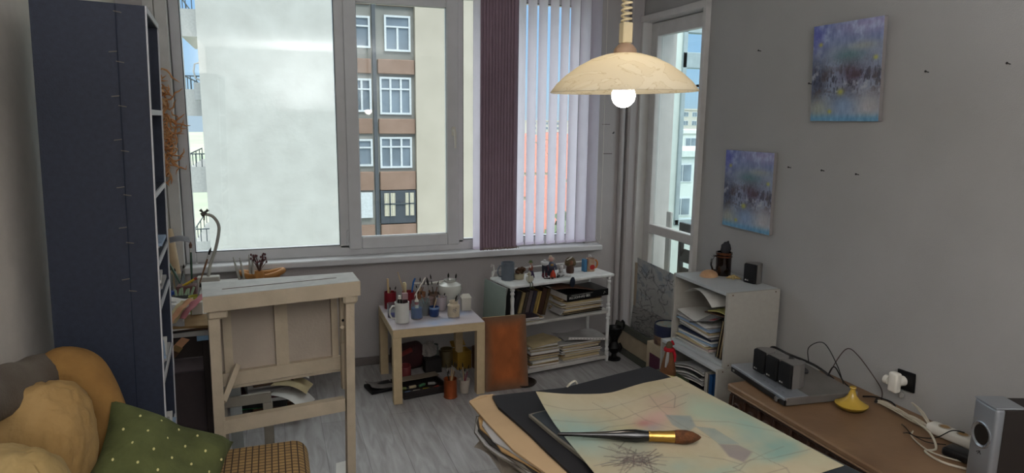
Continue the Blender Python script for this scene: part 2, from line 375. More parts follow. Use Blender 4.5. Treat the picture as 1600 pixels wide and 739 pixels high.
# ============================================================ OUTSIDE
GZ = -17
struct('ground', MB().b2(-260, 700, 8, 900, GZ-.5, GZ), mat('outside_ground', '#8d9a84', .9, var=.3, scale=.03, col2='#a8a698'))
conc = mat('weathered_concrete', '#bab9b3', .85, scale=1.3, col2='#aeaca6', bump=.5, bscale=6)
concb = mat('cream_render', '#c0b7a9', .85, scale=.6, col2='#b4ab9d', bump=.2, bscale=5)
winglass = mat('far_window_glass', '#7f8b97', .2, var=.3, scale=.8)
winwhite = mat('far_window_frame', '#d7dde2', .5)
brownb = mat('brown_band', '#9a8072', .85, scale=1.2, col2='#8b7162')
greyr = mat('grey_render', '#9b9a95', .85, scale=.8, col2='#8a8984')
A = thing('apartment_building', 'pale blank concrete end wall of the block filling the left window pane', 'building', (0, 26, GZ))
MB().b2(-2.2, 2.78, 0, 5.5, 0, 36).build('wall', conc, A)
rail = mat('railing_steel', '#4f565c', .5)
for k, z in enumerate((9.9, 12.7, 15.5, 18.3, 21.1)):
    bz = z+.35
    b = MB().b2(-2.85, -2.2, 1.5, 6.5, bz, bz+.95).build('balcony', mat('balcony_concrete', '#b5b5b3', .8), A)
    r = MB(); r.b2(-2.85, -2.2, 1.5, 1.54, bz+1.4, bz+1.44)
    for x in (-2.83, -2.65, -2.45, -2.25): r.b2(x, x+.03, 1.5, 1.53, bz+.95, bz+1.42)
    for y in (2.5, 3.8, 5.2, 6.4): r.b2(-2.85, -2.82, y, y+.03, bz+.95, bz+1.42)
    r.b2(-2.85, -2.82, 1.5, 6.5, bz+1.4, bz+1.44)
    r.build('railing', rail, b)
MB().tube([(-2.25, .8, 20.5), (-2.4, .8, 20.45), (-2.45, .8, 20.2), (-2.4, .8, 19.95), (-2.25, .8, 19.9)], .03, 6).b2(-2.45, -2.2, .5, 1.2, 19.2, 19.8).build('air_unit', mat('air_unit_grey', '#a3a5a5', .6), A)

B = thing('apartment_building', 'cream block with brown spandrel bands and white windows seen through the middle pane', 'building', (0, 32, GZ))
MB().b2(6.5, 11.3, 0, 14, 0, 34).build('wall', concb, B)
MB().b2(-1, 6.5, .35, 14, 0, 34).build('recessed_wall', greyr, B)
MB().b2(4.56, 4.72, .2, .36, 0, 34).build('downpipe', mat('downpipe_dark', '#565a60', .6), B)
rows = ((6.29, 4.69, 5.12), (3.53, 1.82, 4.86), (.78, -.68, 4.82))
def bwin(x0, x1, z0, z1, lay, parent):
    f = MB(); t = .09
    f.b2(x0, x1, .22, .36, z0, z0+t); f.b2(x0, x1, .22, .36, z1-t, z1); f.b2(x0, x0+t, .22, .36, z0+t, z1-t); f.b2(x1-t, x1, .22, .36, z0+t, z1-t)
    zt = z0+(z1-z0)*.66
    f.b2(x0+t, x1-t, .22, .36, zt, zt+.07)
    for a in lay: xa = x0+(x1-x0)*a; f.b2(xa-.045, xa+.045, .24, .36, z0+t, zt if len(lay) == 1 else z1-t)
    f = f.build('window_frame', winwhite, parent)
    MB().b2(x0+t, x1-t, .31, .33, z0+t, z1-t).build('pane', winglass, f)
for k, (zt, zb, xl) in enumerate(rows):
    bwin(xl, 6.33, zb+17, zt+17, ((.5,), (.34, .67), (.34, .67))[k], B)
    bwin(2.9, 4.48, zb+17+.1, zt+17-.1, ((.5,), (.4, .72), (.45,))[k], B)
bands = ((8.2, 6.7), (4.32, 3.66), (1.62, .92), (-.84, -1.72), (-3.36, -4.3))
for za, zb in bands:
    MB().b2(4.78, 6.48, .12, .36, zb+17, za+17, .03).build('brown_panel', brownb, B)
    MB().b2(2.6, 4.5, .2, .36, zb+17, za+17, .03).build('brown_panel', brownb, B)
lg = MB().b2(4.78, 6.45, .1, .36, -3.3+17, -1.74+17).build('loggia_opening', mat('dark_loggia', '#4b5058', .6), B)
cur = mat('net_curtain', '#cfc9b8', .8)
c_ = MB()
for x0, x1 in ((4.95, 5.45), (5.95, 6.35)):
    c_.grid(lambda u, v: (x0+(x1-x0)*u, .06+.02*sin(u*30), 14.05+1.1*v), 16, 1, .01)
c_.build('curtain', cur, lg)
MB().b2(4.9, 6.42, .03, .06, 14.6, 14.66).b2(5.18, 5.24, .03, .06, 14.0, 15.2).b2(6.1, 6.16, .03, .06, 14.0, 15.2).build('loggia_frame', rail, lg)
MB().b2(2.9, 4.4, .1, .36, 14.0, 15.2).build('white_panel', winwhite, B)
# balconies on the right corner of the cream block
for z in (8.2, 11, 13.8, 16.6, 19.4, 22.2):
    b = MB().b2(11.3, 12.2, 3, 8, z, z+1.0).build('balcony', mat('balcony_tan', '#b59c88', .8), B)

# red roofed houses and trees towards the horizon, seen between the blind slats
roofm = mat('hazed_red_roof', '#b5776a', .8, scale=3, col2='#a0695c')  # paled, distance haze is put into the roof colour
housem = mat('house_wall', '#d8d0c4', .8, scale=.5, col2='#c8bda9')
def make_house():
    h = thing('house', 'pale city house with a red hipped roof seen between the blind slats', 'house', (0, 0, GZ), 0, 'red roofed houses beyond the blind')
    MB().b2(-5, 5, -4, 4, 0, 6.5).build('wall', housem, h)
    r = MB(); v = [r.bm.verts.new(p) for p in ((-5.6, -4.6, 6.5), (5.6, -4.6, 6.5), (5.6, 4.6, 6.5), (-5.6, 4.6, 6.5), (-2.5, 0, 9.2), (2.5, 0, 9.2))]
    for f in ((0, 1, 5, 4), (1, 2, 5), (2, 3, 4, 5), (3, 0, 4), (3, 2, 1, 0)): r.bm.faces.new([v[i] for i in f])
    r.build('roof', roofm, h)
    for x in (-3.5, -1.2, 1.2, 3.5):
        for z in (1.6, 4.4): MB().b2(x-.55, x+.55, -4.06, -3.98, z, z+1.2).build('window', winglass, h)
    return h
h0 = make_house(); rnd = random.Random(3); n_h = 0
for Y, ts in ((70, (.41,)), (86, (.46,)), (104, (.40,)), (124, (.465,)), (146, (.395, .50)), (166, (.44,)), (188, (.385, .475)), (214, (.43,)),
             (240, (.38, .46)), (268, (.42, .49)), (300, (.38, .45)), (334, (.42, .48)), (372, (.38, .435, .49))):
    for t in ts:
        h = h0 if n_h == 0 else copy_tree(h0); n_h += 1
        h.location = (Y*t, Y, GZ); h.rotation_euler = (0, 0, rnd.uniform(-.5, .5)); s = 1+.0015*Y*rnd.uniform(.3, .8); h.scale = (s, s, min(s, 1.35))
def make_tree(x, y, h, seed, label):
    r = random.Random(seed); t = thing('tree', label, 'tree', (x, y, GZ), 0)
    tr = MB(); tr.tube([(0, 0, 0), (.1, 0, h*.4), (0, .1, h*.75)], [.35, .25, .1], 7)
    for k in range(6): a = k*1.05; tr.tube([(0, 0, h*(.3+.07*k)), (cos(a)*h*.2, sin(a)*h*.2, h*(.55+.06*k))], [.14, .03], 5)
    tr.build('trunk', mat('tree_bark', '#6d665e', .9), t, smooth=True)
    c = MB()
    for k in range(260):
        p = Vector((r.gauss(0, 1), r.gauss(0, 1), r.gauss(0, 1))).normalized()*(r.random()**.4); q = Vector((p.x*h*.26, p.y*h*.26, h*.68+p.z*h*.3)); s = h*.035*r.uniform(.6, 1.3)
        a = Vector((r.gauss(0, 1), r.gauss(0, 1), r.gauss(0, 1))).normalized()*s; b = a.orthogonal().normalized()*s
        c.bm.faces.new([c.bm.verts.new(q+w) for w in (-a-b, a-b, a+b, -a+b)])
    c.build('crown', mat('tree_leaf', '#6f8062', .8, var=.3), t)
make_tree(16.6, 42, 10.5, 1, 'bushy grey-green tree between the third and fourth lilac slats')
make_tree(22.2, 48, 11, 2, 'taller grey-green tree seen near the middle of the lilac slats')
make_tree(28.0, 61, 10, 3, 'tree rising beside the red roofs at the right of the blind')
# blocks seen through the balcony door; far walls paled, haze put into their colour
def block(x, y, w, d, h, label, m, fl, cols, rot=0, x0=0):
    b = thing('apartment_building', label, 'building', (x, y, GZ), rot)
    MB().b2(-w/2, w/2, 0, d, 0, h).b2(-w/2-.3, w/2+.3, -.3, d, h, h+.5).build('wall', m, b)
    for i in range(fl):
        for j in range(cols):
            xx = -w/2+w*(j+.5)/cols; zz = h-2.9*(i+1)+.7; ww = w/cols*.3
            f = MB().b2(xx-ww, xx+ww, -.1, .02, zz, zz+1.6).build('window_frame', winwhite, b)
            MB().b2(xx-ww*.85, xx-.06, -.16, -.02, zz+.12, zz+1.5).b2(xx+.06, xx+ww*.85, -.16, -.02, zz+.12, zz+1.5).build('pane', winglass, f)
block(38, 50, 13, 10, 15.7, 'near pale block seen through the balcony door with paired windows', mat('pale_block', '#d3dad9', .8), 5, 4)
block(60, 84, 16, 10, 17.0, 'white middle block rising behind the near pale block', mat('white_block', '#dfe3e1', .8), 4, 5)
block(138, 200, 34, 14, 22.5, 'long beige block, paled for haze, on the skyline through the balcony door', mat('hazed_beige_block', '#c4bfb8', .8), 7, 10)
block(170, 400, 40, 14, 18, 'low distant block on the skyline behind the blind', mat('hazed_beige_block', '#c4bfb8', .8), 3, 10)
# ============================================================ LARGE THINGS
# ---- bookcase, dark blue side towards us, open front facing the window side
navy = mat('navy_laminate', '#282e3d', .62, scale=60, var=.16, bump=.1, bscale=200)
wedge = mat('white_edge_band', '#b9b9bd', .5, var=.04)
bc = thing('bookcase', 'tall dark navy bookcase with white front edges standing by the left wall', 'bookcase', (-.40, 2.45, .012), (0, radians(1.5), radians(3.5)))
MB().b2(-.305, -.002, 0, .018, 0, 1.965, .001).build('side_panel', navy, bc)
MB().b2(-.305, -.002, .442, .46, 0, 1.965, .001).build('side_panel', navy, bc)
MB().b2(-.305, -.30, .018, .442, 0, 1.965).build('back_panel', navy, bc)
MB().b2(-.303, -.002, .018, .442, 1.947, 1.965, .001).build('top_panel', navy, bc)
eb = MB(); eb.b2(-.002, .002, 0, .018, 0, 1.965); eb.b2(-.002, .002, .442, .46, 0, 1.965); eb.b2(-.002, .002, .018, .442, 1.947, 1.965)
eb.build('edge_band', wedge, bc)
for z in (.10, .42, .72, .98, 1.13, 1.36, 1.63):
    s_ = MB().b2(-.30, -.004, .018, .442, z, z+.018, .001).build('shelf', navy, bc)
    MB().b2(-.004, .001, .018, .442, z, z+.018).build('edge_band', wedge, s_)
MB().b2(-.084, -.081, -.0035, .0, .0, 1.96).build('seam', mat('seam_dark', '#1b2233', .8), bc)
for i, z in enumerate((1.94, 1.82, 1.79, 1.685, 1.655, 1.55, 1.515, 1.40, 1.375, 1.27, 1.22, 1.10, 1.06)):
    MB().box((-.083-.018*(i % 2)+.006, -.004, z), (.022, .004, .003), r=(0, .15*(-1)**i, 0)).build('nail', mat('rusty_nail', '#5d564f', .6), bc)
# papers and folders poking out of its lower shelves
cols = [PAPER, PGREY, PBLUE, PAPER, PAPER, PBLUE, PGREY]
names = [('pale grey', PGREY), ('white', PAPER), ('bluish white', PBLUE), ('white', PAPER), ('greyish', PGREY), ('white', PAPER)]
for i, (z, n_, dx) in enumerate(((1.148, 3, .05), (.998, 4, .035), (.738, 5, .03), (.438, 5, .03))):
    for k in range(n_):
        cn, m_ = names[(i*2+k) % 6]
        o = MB().box((0, 0, .006), (.27, .19, .011), bev=.001).build('document_folder', m_, loc=(-.40-.11+dx*(.1+.45*((k*37) % 5)/4)-.03+.004*z, 2.57+.03*((k*53) % 4), z+.013+.012*k+.018), rot=(0, radians(1.5), radians(3.5+(k*29) % 13-6)))
        tag(o, '%s folder, %s of the %s pile in the navy bookcase' % (cn, ('lowest', 'second from below', 'third from below', 'fourth from below', 'fifth from below')[k], ('top', 'middle', 'desk height', 'bottom')[i]), 'folder', 'folders sticking out of the navy bookcase')
# flat grey sheet jutting from the shelf edge
tag(MB().grid(lambda u, v: (.07*u, .12*v, .008*sin(u*3)), 6, 4, .003).build('grey_card', mat('grey_card', '#7c7c82', .7), loc=(-.375, 2.78, 1.172), rot=(0, radians(4), radians(8))), 'single grey card jutting out beyond the navy bookcase shelf', 'card')

# ---- sofa along the left wall
sofa = thing('sofa', 'low sofa along the left wall with a check fabric seat', 'sofa', (-.76, .6, 0))
sfab = mat('sofa_brown_fabric', '#5c4a30', .9, bump=.3, bscale=300)
def check_mat():
    m = bpy.data.materials.new('check_fabric'); m.use_nodes = True; n, l = m.node_tree.nodes, m.node_tree.links
    t = n.new('ShaderNodeTexCoord'); br = n.new('ShaderNodeTexBrick'); br.offset = 0; br.inputs['Scale'].default_value = 1
    br.inputs['Brick Width'].default_value = .021; br.inputs['Row Height'].default_value = .021; br.inputs['Mortar Size'].default_value = .0026; br.inputs['Mortar Smooth'].default_value = .4
    br.inputs['Color1'].default_value = lin('#a08150'); br.inputs['Color2'].default_value = lin('#8f7248'); br.inputs['Mortar'].default_value = lin('#3c2815')
    l.new(t.outputs['Object'], br.inputs[0]); l.new(br.outputs[0], n['Principled BSDF'].inputs[0]); n['Principled BSDF'].inputs['Roughness'].default_value = .9
    return m
CHK = check_mat()
MB().b2(0, .78, 0, 1.80, .08, .32, .03).build('base', sfab, sofa, smooth=True)
MB().box((.41, .62, .405), (.74, 1.16, .19), bev=.05, seg=4).build('seat_cushion', CHK, sofa, smooth=True)
MB().box((.425, 1.52, .405), (.82, .62, .19), bev=.05, seg=4).build('seat_cushion', CHK, sofa, smooth=True)
MB().box((.045, .9, .61), (.08, 1.72, .58), bev=.05, seg=3).build('backrest', sfab, sofa, smooth=True)
for x, y in ((.06, .06), (.72, .06), (.06, 1.74), (.72, 1.74)): MB().cyl((x, y, 0), (x, y, .085), .025, .03, 12).build('leg', PBROWN, sofa)

def soft_disp(p, k, s, seed): return mnoise.noise(Vector((p.x*s+seed, p.y*s, p.z*s)))*k
def pillow(name, label, loc, rot, w, h, t, m, seed=0, pinch=.12, wr=.012):
    """a stuffed cushion, w by h, t thick, with pinched corners and a few creases"""
    mb = MB(); n = 30
    def f(side):
        def g(u, v):
            a, b = u*2-1, v*2-1
            e = (max(0, 1-abs(a)**3.2)*max(0, 1-abs(b)**3.2))**.55
            px = a*w/2*(1-pinch*(1-b*b)*abs(a)**2*.8+.05*abs(a*b)); py = b*h/2*(1-pinch*(1-a*a)*abs(b)**2*.8+.05*abs(a*b))
            q = Vector((px, py, side*t/2*e))
            z = q.z+side*e*(soft_disp(q, wr*2.2, 6, seed)+soft_disp(q, wr, 14, seed+5))
            return (px, py, z)
        return g
    mb.grid(f(1), n, n); mb.grid(f(-1), n, n)
    bmesh.ops.remove_doubles(mb.bm, verts=mb.bm.verts, dist=.0008)
    o = mb.build(name, m, loc=loc, rot=rot, smooth=True)
    return o
ochre = mat('ochre_cloth', '#a8895a', .95, scale=5, col2='#8a6c3e', bump=.9, bscale=22)
ochre2 = mat('ochre_cloth_light', '#a99163', .95, scale=6, col2='#8f7648', bump=.9, bscale=20)
ochred = mat('ochre_cloth_deep', '#946f3c', .95, scale=5, col2='#6f4f28', bump=.9, bscale=22)
gcloth = mat('grey_brown_cloth', '#6e665c', .95, scale=8, col2='#5a5046', bump=.4, bscale=200)
def blob(name, label, c, r, m, rot=(0, 0, 0), seed=0, k=.03, ex=.8):
    f = lambda p, q: Vector([math.copysign(abs(pp)**ex, pp)*rr for pp, rr in zip(p, r)])*(1+k*3*mnoise.noise(Vector((p.x*1.7+seed, p.y*1.7, p.z*1.7)))+k*1.0*mnoise.noise(Vector((p.x*5+seed, p.y*5, p.z*3)))-k*2.2*max(0, .12-abs(mnoise.noise(Vector((p.x*2.2+seed, p.y*2.2, p.z*1.4)))))*4)
    return tag(MB().sph((0, 0, 0), 1, 80, 56, f).build(name, m, loc=c, rot=rot, smooth=True), label, 'cushion')
blob('cushion', 'large round ochre cushion at the left edge in front of the grey bolster', (-.632, 1.99, .715), (.138, .12, .225), ochre, rot=(radians(-14), radians(6), radians(-12)), seed=3)
blob('cushion', 'pale ochre cushion cut off by the lower left corner', (-.60, 1.66, .70), (.15, .12, .22), ochre2, rot=(radians(-10), 0, radians(8)), seed=9)
blob('cushion', 'flat ochre cushion lying on the seat below the green cushion', (-.42, 2.0, .52), (.21, .20, .055), ochred, rot=(0, radians(6), .3), seed=15)
# thick rolled ochre cushion bending over behind the big one
pts = [(-.665, 2.24, .84), (-.645, 2.25, .88), (-.605, 2.25, .905), (-.565, 2.25, .885), (-.535, 2.24, .83), (-.515, 2.23, .77), (-.505, 2.21, .71), (-.515, 2.18, .64), (-.53, 2.16, .58)]
def smooth_path(P, n):
    out = []
    P = [Vector(p) for p in P]
    for i in range(len(P)-1):
        p0, p1, p2, p3 = P[max(i-1, 0)], P[i], P[i+1], P[min(i+2, len(P)-1)]
        for j in range(n):
            t = j/n; out.append(.5*((2*p1)+(-p0+p2)*t+(2*p0-5*p1+4*p2-p3)*t*t+(-p0+3*p1-3*p2+p3)*t**3))
    out.append(P[-1]); return out
def soft_tube(path, rad, n, m, seed, name, label, flat=1, k=.09):
    P = smooth_path(path, 6); mb = MB(); kk = len(P)
    mb.tube(P, [rad*min(1, .35+1.5*sqrt(min(i, kk-1-i)/kk*2)) if min(i, kk-1-i) < kk*.22 else rad for i in range(kk)], n, flat=flat)
    for v in mb.bm.verts: v.co += Vector((mnoise.noise(v.co*9+Vector((seed, 0, 0))), mnoise.noise(v.co*9+Vector((0, seed, 0))), mnoise.noise(v.co*9+Vector((0, 0, seed)))))*rad*k*2
    return tag(mb.build(name, m, smooth=True), label, 'cushion')
soft_tube(pts, .056, 24, ochred, 2, 'bolster_cushion', 'long ochre bolster cushion bent over behind the big ochre cushion')
soft_tube([(-.708, 1.45, 1.01), (-.708, 1.65, .995), (-.708, 1.80, .965), (-.70, 1.92, .945), (-.69, 2.06, .915), (-.675, 2.18, .895), (-.655, 2.30, .885)], .066, 18, gcloth, 6, 'bolster_cushion', 'grey-brown bolster lying along the sofa back against the left wall')

# green cushion with pale dots: leans on the ochre ones
green = mat('olive_green_velvet', '#5a6038', .95, scale=9, col2='#434827', bump=.8, bscale=26)
gL, gT, gR = Vector((-.485, 2.00, .775)), Vector((-.40, 2.25, .775)), Vector((-.155, 2.20, .565))
gc = pillow('cushion', '', (0, 0, 0), (0, 0, 0), .37, .35, .17, green, 4, .12, .016)
tag(gc, 'olive green cushion with pale dots leaning beside the ochre cushions', 'cushion')
ax = Vector((.80, .12, -.52)).normalized(); ay = Vector((.16, .90, .42)); ay = (ay-ax*ay.dot(ax)).normalized(); az = ax.cross(ay)
Mg = Matrix((ax, ay, az)).transposed().to_4x4(); Mg.translation = Vector((-.348, 2.055, .622)); gc.matrix_world = Mg
dots = MB()
import bisect
bvh_pts = [v.co.copy() for v in gc.data.vertices if v.co.z > 0]
rr = random.Random(5)
for i in range(-3, 4):
    for j in range(-3, 4):
        x = i*.058+(.029 if j % 2 else 0); y = j*.055
        if abs(x) > .15 or abs(y) > .14: continue
        q = min(bvh_pts, key=lambda p: (p.x-x)**2+(p.y-y)**2)
        dots.sph((x, y, q.z), (.0036, .0050, .0018), 8, 5)
dm_ = bpy.data.meshes.new('dots'); dots.bm.to_mesh(dm_); dots.bm.free()
gb = bmesh.new(); gb.from_mesh(gc.data); n0 = len(gb.faces); gb.from_mesh(dm_); gb.faces.ensure_lookup_table()
for f_ in gb.faces[n0:]: f_.material_index = 1
gb.to_mesh(gc.data); gb.free(); gc.data.materials.append(mat('pale_yellow_thread', '#c9c187', .9)); bpy.data.meshes.remove(dm_)

# ---- trestle easel table in cream wood
ez = thing('drawing_trestle', 'cream painted wooden drawing trestle with panel in front of the window', 'trestle', (0, 0, 0), (0, 0, 0))
def corner(x, y, z): return Vector((x, y, z))
tp = MB(); tp.prism([(-.284, 2.862), (.343, 2.962), (.333, 3.16), (-.313, 3.143)], .895, .93)
tp.build('top_board', CREAMT, ez)
MB().prism([(-.284, 2.860), (.343, 2.960), (.343, 2.974), (-.284, 2.874)], .868, .931).build('front_rail', CREAM, ez)
MB().prism([(-.22, 2.985), (.25, 3.06), (.25, 3.063), (-.22, 2.988)], .9302, .9318).build('groove', PBROWN, ez)
a_ = atan2(.1, .627)
def leg(x0, y0, x1, y1, w, top, name='leg', bot=0):
    t = MB(); d = Vector((cos(a_), sin(a_), 0)); e_ = Vector((-sin(a_), cos(a_), 0)); vs = []
    for (x, y, z) in ((x0, y0, bot), (x1, y1, top)):
        for sx, sy in ((0, 0), (1, 0), (1, 1), (0, 1)): vs.append(t.bm.verts.new(Vector((x, y, z))+d*w*sx+e_*.035*sy))
    for f in ((3, 2, 1, 0), (4, 5, 6, 7), (0, 1, 5, 4), (1, 2, 6, 5), (2, 3, 7, 6), (3, 0, 4, 7)): t.bm.faces.new([vs[i] for i in f])
    return t.build(name, CREAM, ez)
leg(-.278, 2.875, -.270, 2.885, .042, .875); leg(.262, 2.955, .280, 2.97, .038, .875)
MB().box((-.238, 2.905, .855), (.075, .05, .045), r=(0, 0, a_), bev=.006).build('corner_block', CREAM, ez); MB().box((.297, 2.985, .855), (.065, .05, .05), r=(0, 0, a_), bev=.01).build('corner_block', CREAM, ez)
lb_ = MB(); lb_.prism([(-.24, 2.882), (.262, 2.962), (.257, 2.998), (-.245, 2.918)], .335, .395); lb_.build('stretcher', CREAM, ez)
# second pair of legs behind
MB().prism([(.262, 3.06), (.290, 3.065), (.285, 3.09), (.257, 3.085)], .40, .895).build('rear_post', CREAM, ez); MB().prism([(-.285, 3.085), (-.257, 3.09), (-.262, 3.12), (-.29, 3.115)], .40, .895).build('rear_post', CREAM, ez)
# hanging panel with battens
pb = thing('x', '', '', (0, 0, 0)); bpy.data.objects.remove(pb)
pnl = MB(); pnl.prism([(-.25, 3.125), (.262, 3.20), (.260, 3.212), (-.252, 3.137)], .47, .893)
pnl = pnl.build('back_panel', mat('panel_board', '#ab9f92', .75, scale=5, var=.12, bump=.12), ez)
def on_panel(u0, u1, z0, z1, th=.024):
    x0, x1 = -.25+.512*u0, -.25+.512*u1; y0, y1 = 3.125+.075*u0, 3.125+.075*u1
    return MB().prism([(x0+.003, y0-th), (x1+.003, y1-th), (x1, y1), (x0, y0)], z0, z1)
on_panel(.02, .09, .52, .892).build('batten', CREAM, pnl); on_panel(.44, .55, .52, .892).build('batten', CREAM, pnl); on_panel(.93, .985, .52, .892).build('batten', CREAM, pnl)
on_panel(.0, 1.0, .462, .522, .03).build('batten', CREAM, pnl)
on_panel(.05, 1.0, .44, .452, .01).build('lower_edge', CREAM, pnl)
MB().tube([(-.24, 2.93, .46), (-.185, 3.08, .56)], .016, 4).build('prop_strut', CREAM, ez)
MB().tube([(.262, 2.99, .72), (.266, 3.09, .60)], .011, 4).build('prop_strut', CREAM, ez)
MB().sph((.263, 2.955, .762), .006, 8, 6).build('bolt', BLACKP, ez)

# grey slatted crate standing behind the trestle on the floor
ck = thing('stretcher_frames', 'grey wooden frame bars standing on the floor behind the trestle stretcher', 'frame', (-.29, 3.33, 0), (0, 0, radians(4)))
gw = mat('grey_raw_wood', '#8d877c', .8, var=.15)
MB().b2(0, .235, 0, .02, .262, .312, .002).build('cross_bar', gw, ck); MB().b2(.195, .24, .0, .02, 0, .2615, .002).build('upright', gw, ck)
MB().b2(.045, .10, .022, .042, 0, .43, .002).build('upright', mat('blue_grey_wood', '#8e9291', .8), ck); MB().b2(-.01, .035, .022, .042, 0, .34, .002).build('upright', gw, ck)

# ---- desk below the window at the left
dkm = mat('desk_white_worn', '#a9a7a3', .6, scale=12, var=.2)
desk = thing('desk', 'cluttered white desk between the navy bookcase and the trestle', 'desk', (-.74, 3.36, 0))
MB().prism([(0, 0), (.44, 0), (.44, .66), (.62, .66), (.62, .97), (0, .97)], .625, .65).build('desk_top', dkm, desk)
for x, y in ((.01, .01), (.39, .01), (.01, .92), (.57, .92)): MB().b2(x, x+.04, y, y+.04, 0, .625, .003).build('leg', mat('dark_stained_wood', '#2b2321', .7), desk)
MB().b2(.05, .39, .015, .03, .52, .62).build('drawer_front', mat('dark_stained_wood', '#2b2321', .7), desk)
mb_ = thing('storage_box', 'dim lilac grey cardboard box under the cluttered desk', 'box', (-.47, 3.72, 0), (0, 0, .05))
MB().b2(-.16, .16, -.14, .14, 0, .40, .004).build('box_body', mat('lilac_card', '#5c5258', .8, var=.2), mb_)
MB().b2(-.165, .165, -.145, .145, .38, .45, .004).build('lid', mat('lilac_card_light', '#7b7174', .8), mb_)
tag(MB().box((0, 0, .21), (.30, .018, .42), r=(radians(-12), 0, 0), bev=.002).build('portfolio_board', mat('dark_board', '#3b3233', .7), loc=(-.47, 3.40, .006), rot=(0, 0, .1)), 'dark board leaning against the box under the desk', 'board')

# ---- side table
lack = mat('birch_foil', '#bda987', .5, scale=30, var=.08)
tb = thing('side_table', 'small square birch side table with a paint spotted white top', 'table', (.605, 3.72, 0))
MB().b2(0, .55, 0, .55, .40, .449, .002).build('table_frame', lack, tb)
def blotch(U, V):
    c = np.tile(hexrgb('#b3aaae'), (len(U), 1)); n1 = vnoise(U, V, 6, 3)
    for (u, v, r, h) in ((.45, .12, .11, '#7f92b8'), (.62, .2, .10, '#8796b5'), (.85, .42, .12, '#7d8fb2'), (.25, .55, .12, '#8d86a8'), (.3, .15, .08, '#9aa6bd'), (.7, .7, .15, '#a6a0b5')):
        w = np.exp(-((U-u)**2+(V-v)**2)/r**2)*(.35+.7*n1); c = c*(1-w[:, None]*.8)+hexrgb(h)*w[:, None]*.8
    return c
o = paint_grid(50, 50, blotch, lambda u, v: (.002+u*.546, .002+v*.546, .4515), 'table_top', vcol_mat('spotted_sheet', .5), .002, tb)
for x, y in ((0, 0), (.5, 0), (0, .5), (.5, .5)): MB().b2(x, x+.05, y, y+.05, 0, .40, .001).build('leg', lack, tb)

# ---- orange board leaning against the shelf
ob = thing('painting_board', 'rusty orange canvas board with pale edges leaning between the side table and the shelf unit', 'board', (1.168, 3.735, 0), (radians(-9), 0, radians(-1)))
def rust(U, V):
    n1 = vnoise(U, V, 5, 8, 4); d = np.minimum(np.minimum(U, 1-U)*1.0, np.minimum(V, 1-V)*1.4); w = np.clip((d-.02)/.22, 0, 1)*(.55+.6*n1); w = np.clip(w, 0, 1)[:, None]
    return hexrgb('#6e5240')*(1-w)+hexrgb('#a0562a')*w+(n1[:, None]-.5)*.10
paint_grid(40, 50, rust, lambda u, v: (.275*u, 0, .455*v), 'canvas_face', vcol_mat('rust_paint', .7), .001, ob)
MB().b2(0, .275, .002, .028, 0, .455, .002).build('edge_board', mat('pale_board_edge', '#9c8362', .8, var=.2), ob)
tag(MB().lathe([(0, 0), (.075, 0), (.085, .012), (.08, .014), (.07, .006), (0, .006)], n=28).build('metal_plate', mat('dark_bronze', '#2c211c', .5, metal=.3), loc=(1.435, 3.80, 0), smooth=True), 'dark round dish on the floor beside the orange board', 'dish')

# ---- white shelf unit with turned posts
shu = thing('shelf_unit', 'small white three tier shelf unit with turned posts beneath the blind', 'shelf', (1.375, 3.87, 0), (0, 0, radians(9.5)))
SW, SD = .775, .27
for z in (.025, .345, .615):
    pass
MB().b2(0-.015, SW+.015, -.012, SD, .602, .62, .004).build('top_board', CREAMT, shu)
MB().b2(0, SW, 0, SD-.01, .345, .363, .003).build('shelf_board', mat('shelf_white', '#b4b1ac', .6), shu)
MB().b2(0, SW, 0, SD-.01, .02, .045, .003).build('shelf_board', mat('shelf_white', '#b4b1ac', .6), shu)
def turned(x, y):
    pr = [(.012, 0)]
    for base in (.045, .363):
        h_ = .24 if base > .1 else .30
        pr += [(.015, base), (.015, base+.02), (.009, base+.025), (.015, base+.04), (.009, base+.055), (.013, base+.07), (.011, base+h_*.5), (.013, base+h_-.07), (.009, base+h_-.055), (.015, base+h_-.04), (.009, base+h_-.025), (.015, base+h_-.02), (.015, base+h_)]
    pr = [p for p in pr]; pr.append((.015, .602))
    t = MB().lathe([(0, 0)]+pr+[(0, .602)], (x, y, 0), 12).build('post', CREAMT, shu, smooth=True)
for x, y in ((.012, .012), (SW-.012, .012), (.012, SD-.022), (SW-.012, SD-.022)): turned(x, y)
MB().tube([(.0, SD-.005, .62), (.0, SD-.005, .655), (.03, SD-.005, .66), (SW-.03, SD-.005, .66), (SW, SD-.005, .655), (SW, SD-.005, .62)], .005, 8).build('back_rail', PAINTW, shu, smooth=True)
for x in (0, SW): MB().tube([(x, SD-.01, .62), (x+.012, SD-.01, .66), (x+.004, SD-.012, .70), (x-.008, SD-.01, .705), (x-.01, SD-.01, .69)], .006, 8).build('scroll', PAINTW, shu, smooth=True)
# greenish glass sheet propped at its left side
tag(MB().box((0, 0, .225), (.008, .30, .45), bev=.001).build('glass_sheet', mat('green_grey_glass', '#7f8a84', .25, var=.05), loc=(1.295, 4.02, .1545), rot=(radians(0), radians(3), radians(9))), 'green-grey glass sheet propped on end at the left side of the white shelf unit', 'sheet')
tag(MB().b2(-.05, .05, -.15, .15, 0, .153, .004).build('wooden_block', PBROWN, loc=(1.275, 4.03, 0), rot=(0, 0, radians(9))), 'dark wooden box carrying the green-grey glass sheet', 'box')

